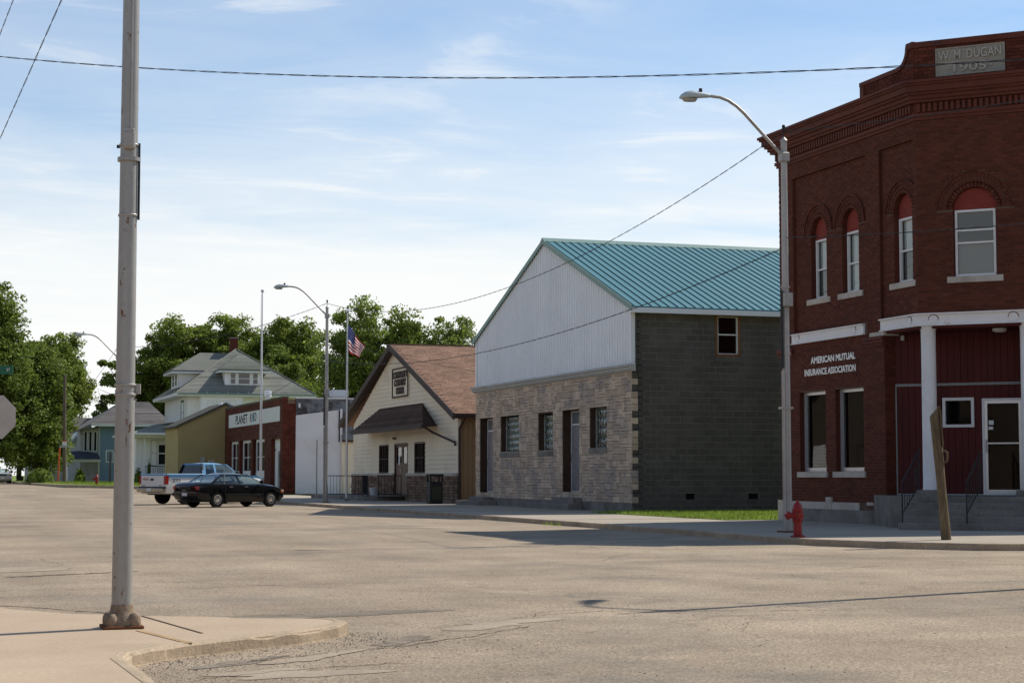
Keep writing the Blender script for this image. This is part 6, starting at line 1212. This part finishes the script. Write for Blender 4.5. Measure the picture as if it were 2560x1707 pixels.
class Car:
    warp = staticmethod(lambda x: x)
    def __init__(s, name, label, cat, x, y, z, hd): s.t = thing(name, label, cat, (x, y, z)); s.M = vmtx(x, y, z, hd); s.parts = {}
    def part(s, b, name, m, parent=None, smooth=False, bevel=0):
        b.v = [(s.warp(x), y, z) for x, y, z in b.v]; o = b.build(name, m, None, smooth=smooth, bevel=bevel); p = parent or s.t; o.matrix_basis = s.M; WM[o] = s.M; o.parent = p; o.matrix_parent_inverse = WM[p].inverted(); return o
def wheel(c, x, y, r, wd, rim, spokes=True):
    sg = 1 if y > 0 else -1
    ty = c.part(MB().lathe((x, y - sg * wd, r), [(r * .62, 0), (r * .94, .005), (r, .035), (r, wd - .035), (r * .94, wd - .005), (r * .64, wd), (r * .60, wd - .03)], 30, (0, sg, 0)), 'wheel', rubber, smooth=True)
    b = MB().lathe((x, y - sg * .045, r), [(r * .63, 0), (r * .60, .04), (r * .52, .032), (r * .30, .036), (r * .16, .05), (.01, .055)], 24, (0, sg, 0))
    rm = c.part(b, 'rim', rim, ty, smooth=True)
    if spokes:
        hb = MB()
        for k in range(10):
            a = 2 * math.pi * k / 10; ux, uz = math.cos(a), math.sin(a); cx_, cz_ = x + ux * r * .42, r + uz * r * .42; vx, vz = -uz * .016, ux * .016
            hb.hexa([(cx_ - ux * .035 - vx, y - sg * .012, cz_ - uz * .035 - vz), (cx_ + ux * .03 - vx, y - sg * .012, cz_ + uz * .03 - vz), (cx_ + ux * .03 + vx, y - sg * .012, cz_ + uz * .03 + vz), (cx_ - ux * .035 + vx, y - sg * .012, cz_ - uz * .035 + vz)] + [(cx_ - ux * .035 - vx, y - sg * .004, cz_ - uz * .035 - vz), (cx_ + ux * .03 - vx, y - sg * .004, cz_ + uz * .03 - vz), (cx_ + ux * .03 + vx, y - sg * .004, cz_ + uz * .03 + vz), (cx_ - ux * .035 + vx, y - sg * .004, cz_ - uz * .035 + vz)])
        c.part(hb, 'rim_slot', blacktrim, ty)
def pillar(c, p, q, w_, m=None, parent=None, name='pillar', d=.03):
    p, q = Vector(p), Vector(q); f = Vector((1, 0, 0)) * w_ / 2; g = Vector((0, d / 2, 0)); c.part(MB().hexa([p - f - g, p + f - g, p + f + g, p - f + g, q - f - g, q + f - g, q + f + g, q - f + g]), name, m, parent, bevel=.006)
def quad(c, pts, name, m, parent=None): c.part(MB().poly([Vector(p) for p in pts]), name, m, parent)
def roof_shell(c, x0, x1, w_, z, m, th=.05, droop=.05):
    vs = []; nx, ny = 10, 8
    for i in range(nx + 1):
        for j in range(ny + 1):
            u, v = i / nx * 2 - 1, j / ny * 2 - 1; vs.append((x0 + (x1 - x0) * i / nx, w_ * v, z - droop * u ** 4 - .05 * v ** 4 - .015 * v * v - .02 * u * u))
    fs = [(i * (ny + 1) + j, (i + 1) * (ny + 1) + j, (i + 1) * (ny + 1) + j + 1, i * (ny + 1) + j + 1) for i in range(nx) for j in range(ny)]; n = len(vs); vs += [(x, y, z_ - th) for x, y, z_ in vs]; fs += [tuple(n + k for k in reversed(f)) for f in fs]
    ed = [(i, 0) for i in range(nx + 1)] + [(nx, j) for j in range(1, ny + 1)] + [(i, ny) for i in range(nx - 1, -1, -1)] + [(0, j) for j in range(ny - 1, 0, -1)]; ix = [i * (ny + 1) + j for i, j in ed]
    fs += [(ix[k], ix[(k + 1) % len(ix)], n + ix[(k + 1) % len(ix)], n + ix[k]) for k in range(len(ix))]
    return c.part(MB().add(vs, fs), 'roof', m, smooth=True)
def sedan(name, label, x, y, z, hd, paint, rim):
    c = Car(name, label, 'car', x, y, z, hd); c.warp = lambda x: 1.36 + (x - 1.36) * .66 if x > 1.78 else (-1.33 + (x + 1.33) * .87 if x < -1.7 else x)
    lb = loft([(-2.44, .66, .46, .80), (-2.40, .78, .36, .90), (-2.28, .845, .28, .965), (-1.95, .87, .24, .99), (-1.35, .875, .20, .965), (-.6, .88, .19, .93), (.3, .88, .19, .925), (1.0, .875, .20, .92), (1.5, .87, .20, .865), (2.0, .85, .22, .79), (2.28, .80, .26, .725), (2.40, .70, .34, .66), (2.44, .60, .42, .60)]); lb.v = [(c.warp(x), y, z) for x, y, z in lb.v]; body = lb.build('body', paint, None, smooth=True)
    cut_arches(body, [(-1.33, .32), (1.36, .32)], .375)
    body.matrix_basis = c.M; WM[body] = c.M; body.parent = c.t; body.matrix_parent_inverse = WM[c.t].inverted()
    c.part(MB().box(-2.2, 2.2, -.78, .78, .22, .60), 'underbody', blacktrim)
    for wx in (-1.33, 1.36):
        for wy in (-.845, .845): wheel(c, wx, wy, .315, .20, rim)
    zr, wr = 1.365, .60; bx = {'wf': (1.02, .93), 'wt': (.22, 1.315), 'rt': (-.95, 1.315), 'rf': (-1.62, .97)}
    rf = roof_shell(c, -1.0, .26, .635, zr, paint)
    for s_ in (-1, 1):
        wb, wt = s_ * .80, s_ * .615
        pillar(c, (1.0, wb, .91), (.24, wt, 1.31), .06, paint); pillar(c, (-.20, s_ * .82, .91), (-.30, wt, 1.31), .10, paint); pillar(c, (-1.62, s_ * .78, .95), (-.95, wt, 1.31), .14, paint); pillar(c, (-1.02, s_ * .82, .92), (-.86, wt, 1.31), .05, blacktrim)
        quad(c, [(.95, wb, .93), (-.18, s_ * .82, .93), (-.27, wt, 1.30), (.24, wt, 1.30)], 'side_window', carglass); quad(c, [(-.24, s_ * .82, .93), (-1.0, s_ * .82, .93), (-.86, wt, 1.30), (-.33, wt, 1.30)], 'side_window', carglass); quad(c, [(-1.03, s_ * .82, .94), (-1.5, s_ * .79, .96), (-.95, wt, 1.30), (-.88, wt, 1.30)], 'quarter_window', carglass)
        c.part(MB().hexa([(-1.55, s_ * .862, .928), (.95, s_ * .862, .915), (.95, s_ * .85, .915), (-1.55, s_ * .85, .928), (-1.55, s_ * .862, .942), (.95, s_ * .862, .929), (.95, s_ * .85, .929), (-1.55, s_ * .85, .942)]), 'belt_trim', chrome)
        c.part(MB().box(-.92, .92, s_ * .893 - .008, s_ * .893 + .008, .50, .535), 'side_moulding', blacktrim)
        for dx in (-.02, -.78): c.part(MB().box(dx, dx + .16, s_ * .885 - .012, s_ * .885 + .012, .80, .83), 'door_handle', chrome)
        for dx in (.93, -.12, -1.0): c.part(MB().box(dx, dx + .010, s_ * .883 - .004, s_ * .883 + .003, .26, .88), 'door_seam', iron)
        c.part(MB().lathe((.80, s_ * .93, 1.0), [(.06, -.07), (.085, -.03), (.085, .03), (.05, .07)], 12, (1, 0, 0)), 'mirror', paint, smooth=True)
        c.part(MB().box(2.30, 2.40, s_ * .66 - .16, s_ * .66 + .15, .58, .68), 'headlight', clearlens, bevel=.02); c.part(MB().box(2.18, 2.32, s_ * .80 - .02, s_ * .80 + .035, .56, .68), 'marker_lamp', mat('amber_lens', (0.5, 0.12, 0.03), 0.25), bevel=.01)
        c.part(MB().box(-2.435, -2.36, s_ * .60 - .22, s_ * .60 + .22, .70, .84), 'tail_lamp', redlens, bevel=.02)
        c.part(MB().box(-.45, .15, s_ * .38 - .24, s_ * .38 + .24, .45, 1.05), 'seat', seatm, bevel=.06)
    c.part(MB().box(-1.35, -.95, -.62, .62, .5, 1.0), 'rear_seat', seatm, bevel=.06); c.part(MB().box(.55, .95, -.7, .7, .7, .93), 'dashboard', seatm, bevel=.05)
    quad(c, [(1.06, .76, .93), (1.06, -.76, .93), (.26, -.58, 1.31), (.26, .58, 1.31)], 'windscreen', carglass); quad(c, [(-1.66, .74, .98), (-1.66, -.74, .98), (-.97, -.58, 1.31), (-.97, .58, 1.31)], 'rear_window', carglass)
    c.part(MB().box(-2.47, -2.38, -.83, .83, .44, .60), 'bumper', paint, bevel=.03); c.part(MB().box(2.34, 2.46, -.78, .78, .36, .54), 'bumper', paint, bevel=.03)
    c.part(MB().box(-2.445, -2.40, -.36, .36, .70, .82), 'rear_panel', blacktrim); c.part(MB().box(-2.485, -2.47, -.16, .16, .46, .58), 'number_plate', signpaint)
    return c
hd0 = math.atan2(.475, .88)
ux, uy = math.cos(hd0), math.sin(hd0)
rr_x, rr_y = 11.78, 71.36      # contact point of the rear right wheel
cx_, cy_ = rr_x + 1.33 * ux - .85 * uy, rr_y + 1.33 * uy + .85 * ux
sedan('black_sedan', 'glossy black four-door sedan parked at an angle in front of the pickup', cx_, cy_, 0.0, hd0, blackcar, chrome)
sedan('silver_sedan', 'silver car parked under the trees at the left edge, seen from behind', 8.45, 172.5, .5, math.pi / 2 + .02, silver, chrome)
# pickup
def pickup(x, y, hd):
    c = Car('pickup_truck', 'white and blue extended-cab pickup parked at an angle behind the black sedan', 'pickup truck', x, y, 0.02, hd); W = .97
    bl_ = [(-2.72, .90, .52, 1.22), (-2.70, .945, .46, 1.25), (-2.4, .965, .44, 1.26), (-.6, .97, .40, 1.26), (.4, .97, .38, 1.24), (1.35, .965, .38, 1.22), (1.8, .955, .40, 1.19), (2.4, .93, .42, 1.13), (2.62, .88, .48, 1.06), (2.68, .80, .55, .98)]
    body = loft(bl_).build('body', whitecar, None, smooth=True); cut_arches(body, [(-1.62, .40), (1.78, .40)], .46); body.matrix_basis = c.M; WM[body] = c.M; body.parent = c.t; body.matrix_parent_inverse = WM[c.t].inverted()
    c.part(MB().box(-2.4, 2.4, -.85, .85, .40, .80), 'underbody', blacktrim)
    for wx in (-1.62, 1.78):
        for wy in (-.93, .93): wheel(c, wx, wy, .375, .24, chrome)
    # bed: dark well and blue rails, tailgate
    c.part(MB().box(-2.6, -.72, -.78, .78, 1.27, 1.30), 'bed_liner', blacktrim)
    for s_ in (-1, 1): c.part(MB().box(-2.70, -.66, s_ * .90 - .075, s_ * .90 + .075, 1.235, 1.315), 'bed_rail', bluecar, bevel=.02); c.part(MB().box(-2.6, 1.3, s_ * .975 - .006, s_ * .975 + .006, 1.16, 1.235), 'blue_band', bluecar)
    tg = c.part(MB().box(-2.765, -2.70, -.80, .80, .74, 1.27), 'tailgate', whitecar, bevel=.015); c.part(MB().box(-2.775, -2.69, -.81, .81, 1.235, 1.31), 'tailgate_cap', bluecar, tg, bevel=.01)
    c.part(MB().box(-2.78, -2.762, -.11, .11, 1.02, 1.11), 'tailgate_handle', blacktrim, tg); c.part(MB().box(-2.772, -2.762, .50, .72, .79, .82), 'badge', blacktrim, tg); c.part(MB().box(-2.772, -2.762, -.72, -.50, .79, .82), 'badge', blacktrim, tg)
    b = MB(); yy = .66
    for k in range(5): b.tube([(-2.77, yy - .085 * k, 1.07), (-2.77, yy - .085 * k - .03, 1.13), (-2.77, yy - .085 * k - .06, 1.07)], .008, 5)
    b.box(-2.772, -2.764, .28, .64, 1.035, 1.05); c.part(b, 'tailgate_script', redlens, tg)
    for s_ in (-1, 1): c.part(MB().box(-2.74, -2.60, s_ * .89 - .085, s_ * .89 + .085, .86, 1.23), 'tail_lamp', redlens, bevel=.015)
    c.part(MB().box(-2.93, -2.72, -.92, .92, .52, .70), 'bumper', mat('bumper_chrome', (0.42, 0.36, 0.28), 0.35, metallic=0.7), bevel=.03); c.part(MB().box(-2.78, -2.74, -.95, .95, .68, .76), 'bumper_top', blacktrim); c.part(MB().box(-2.945, -2.925, -.16, .16, .56, .70), 'number_plate', signpaint)
    # cab
    rf = roof_shell(c, -.62, .70, .70, 1.80, bluecar, .05, .06)
    for s_ in (-1, 1):
        wb, wt = s_ * .90, s_ * .68
        pillar(c, (-.66, s_ * .88, 1.24), (-.58, wt, 1.74), .20, bluecar); pillar(c, (-.03, wb, 1.24), (-.01, wt, 1.74), .12, bluecar); pillar(c, (1.30, wb, 1.22), (.66, wt, 1.74), .07, bluecar)
        c.part(MB().hexa([(-.62, s_ * .93, 1.20), (1.32, s_ * .93, 1.18), (1.32, s_ * .86, 1.18), (-.62, s_ * .86, 1.20), (-.62, s_ * .91, 1.30), (1.28, s_ * .91, 1.27), (1.28, s_ * .86, 1.27), (-.62, s_ * .86, 1.30)]), 'door_top', bluecar)
        quad(c, [(1.22, wb, 1.28), (.03, wb, 1.28), (.05, wt, 1.73), (.66, wt, 1.73)], 'side_window', carglass); quad(c, [(-.09, wb, 1.28), (-.56, s_ * .885, 1.28), (-.50, wt, 1.73), (-.06, wt, 1.73)], 'side_window', carglass)
        c.part(MB().box(.98, 1.12, s_ * 1.04 - .10, s_ * 1.04 + .10, 1.26, 1.42), 'mirror', blacktrim, bevel=.03)
        c.part(MB().box(.0, .6, s_ * .42 - .27, s_ * .42 + .27, .9, 1.52), 'seat', seatm, bevel=.06); c.part(MB().box(2.58, 2.68, s_ * .68 - .2, s_ * .68 + .17, .84, 1.0), 'headlight', clearlens, bevel=.02)
        c.part(MB().box(-.02, -.01, s_ * .972 - .004, s_ * .972 + .004, .5, 1.2), 'door_seam', iron); c.part(MB().box(.05, .22, s_ * .985 - .012, s_ * .985 + .012, 1.02, 1.06), 'door_handle', blacktrim)
    quad(c, [(-.72, .80, 1.28), (-.72, -.80, 1.28), (-.60, -.64, 1.74), (-.60, .64, 1.74)], 'rear_window', glass('tinted_glass', (0.06, 0.07, 0.07)))
    for s_ in (-1, 1): pillar(c, (-.73, s_ * .84, 1.26), (-.62, s_ * .66, 1.75), .10, blacktrim, d=.08)
    c.part(MB().hexa([(-.74, -.88, 1.24), (-.66, -.88, 1.24), (-.66, .88, 1.24), (-.74, .88, 1.24), (-.73, -.86, 1.30), (-.65, -.86, 1.30), (-.65, .86, 1.30), (-.73, .86, 1.30)]), 'cab_back', bluecar); c.part(MB().hexa([(-.66, -.70, 1.71), (-.56, -.70, 1.71), (-.56, .70, 1.71), (-.66, .70, 1.71), (-.63, -.68, 1.77), (-.53, -.68, 1.77), (-.53, .68, 1.77), (-.63, .68, 1.77)]), 'roof_header', bluecar)
    quad(c, [(1.40, .86, 1.22), (1.40, -.86, 1.22), (.70, -.66, 1.74), (.70, .66, 1.74)], 'windscreen', carglass); c.part(loft([(1.32, .90, 1.1, 1.235), (2.3, .88, 1.1, 1.17), (2.6, .82, 1.0, 1.08)]), 'bonnet', bluecar, smooth=True)
    text('Z71', Fr(c.M @ Vector((0, 0, 0)), c.M.to_3x3() @ Vector((1, 0, 0)), c.M.to_3x3() @ Vector((0, -1, 0))), -2.22, .96, .974, .42, .13, blackpaint, body, name='decal', ext=.006, bold=.01)
    return c
lx, ly = 10.71, 80.08
pickup(lx + 1.62 * ux + .93 * uy, ly + 1.62 * uy - .93 * ux, hd0)
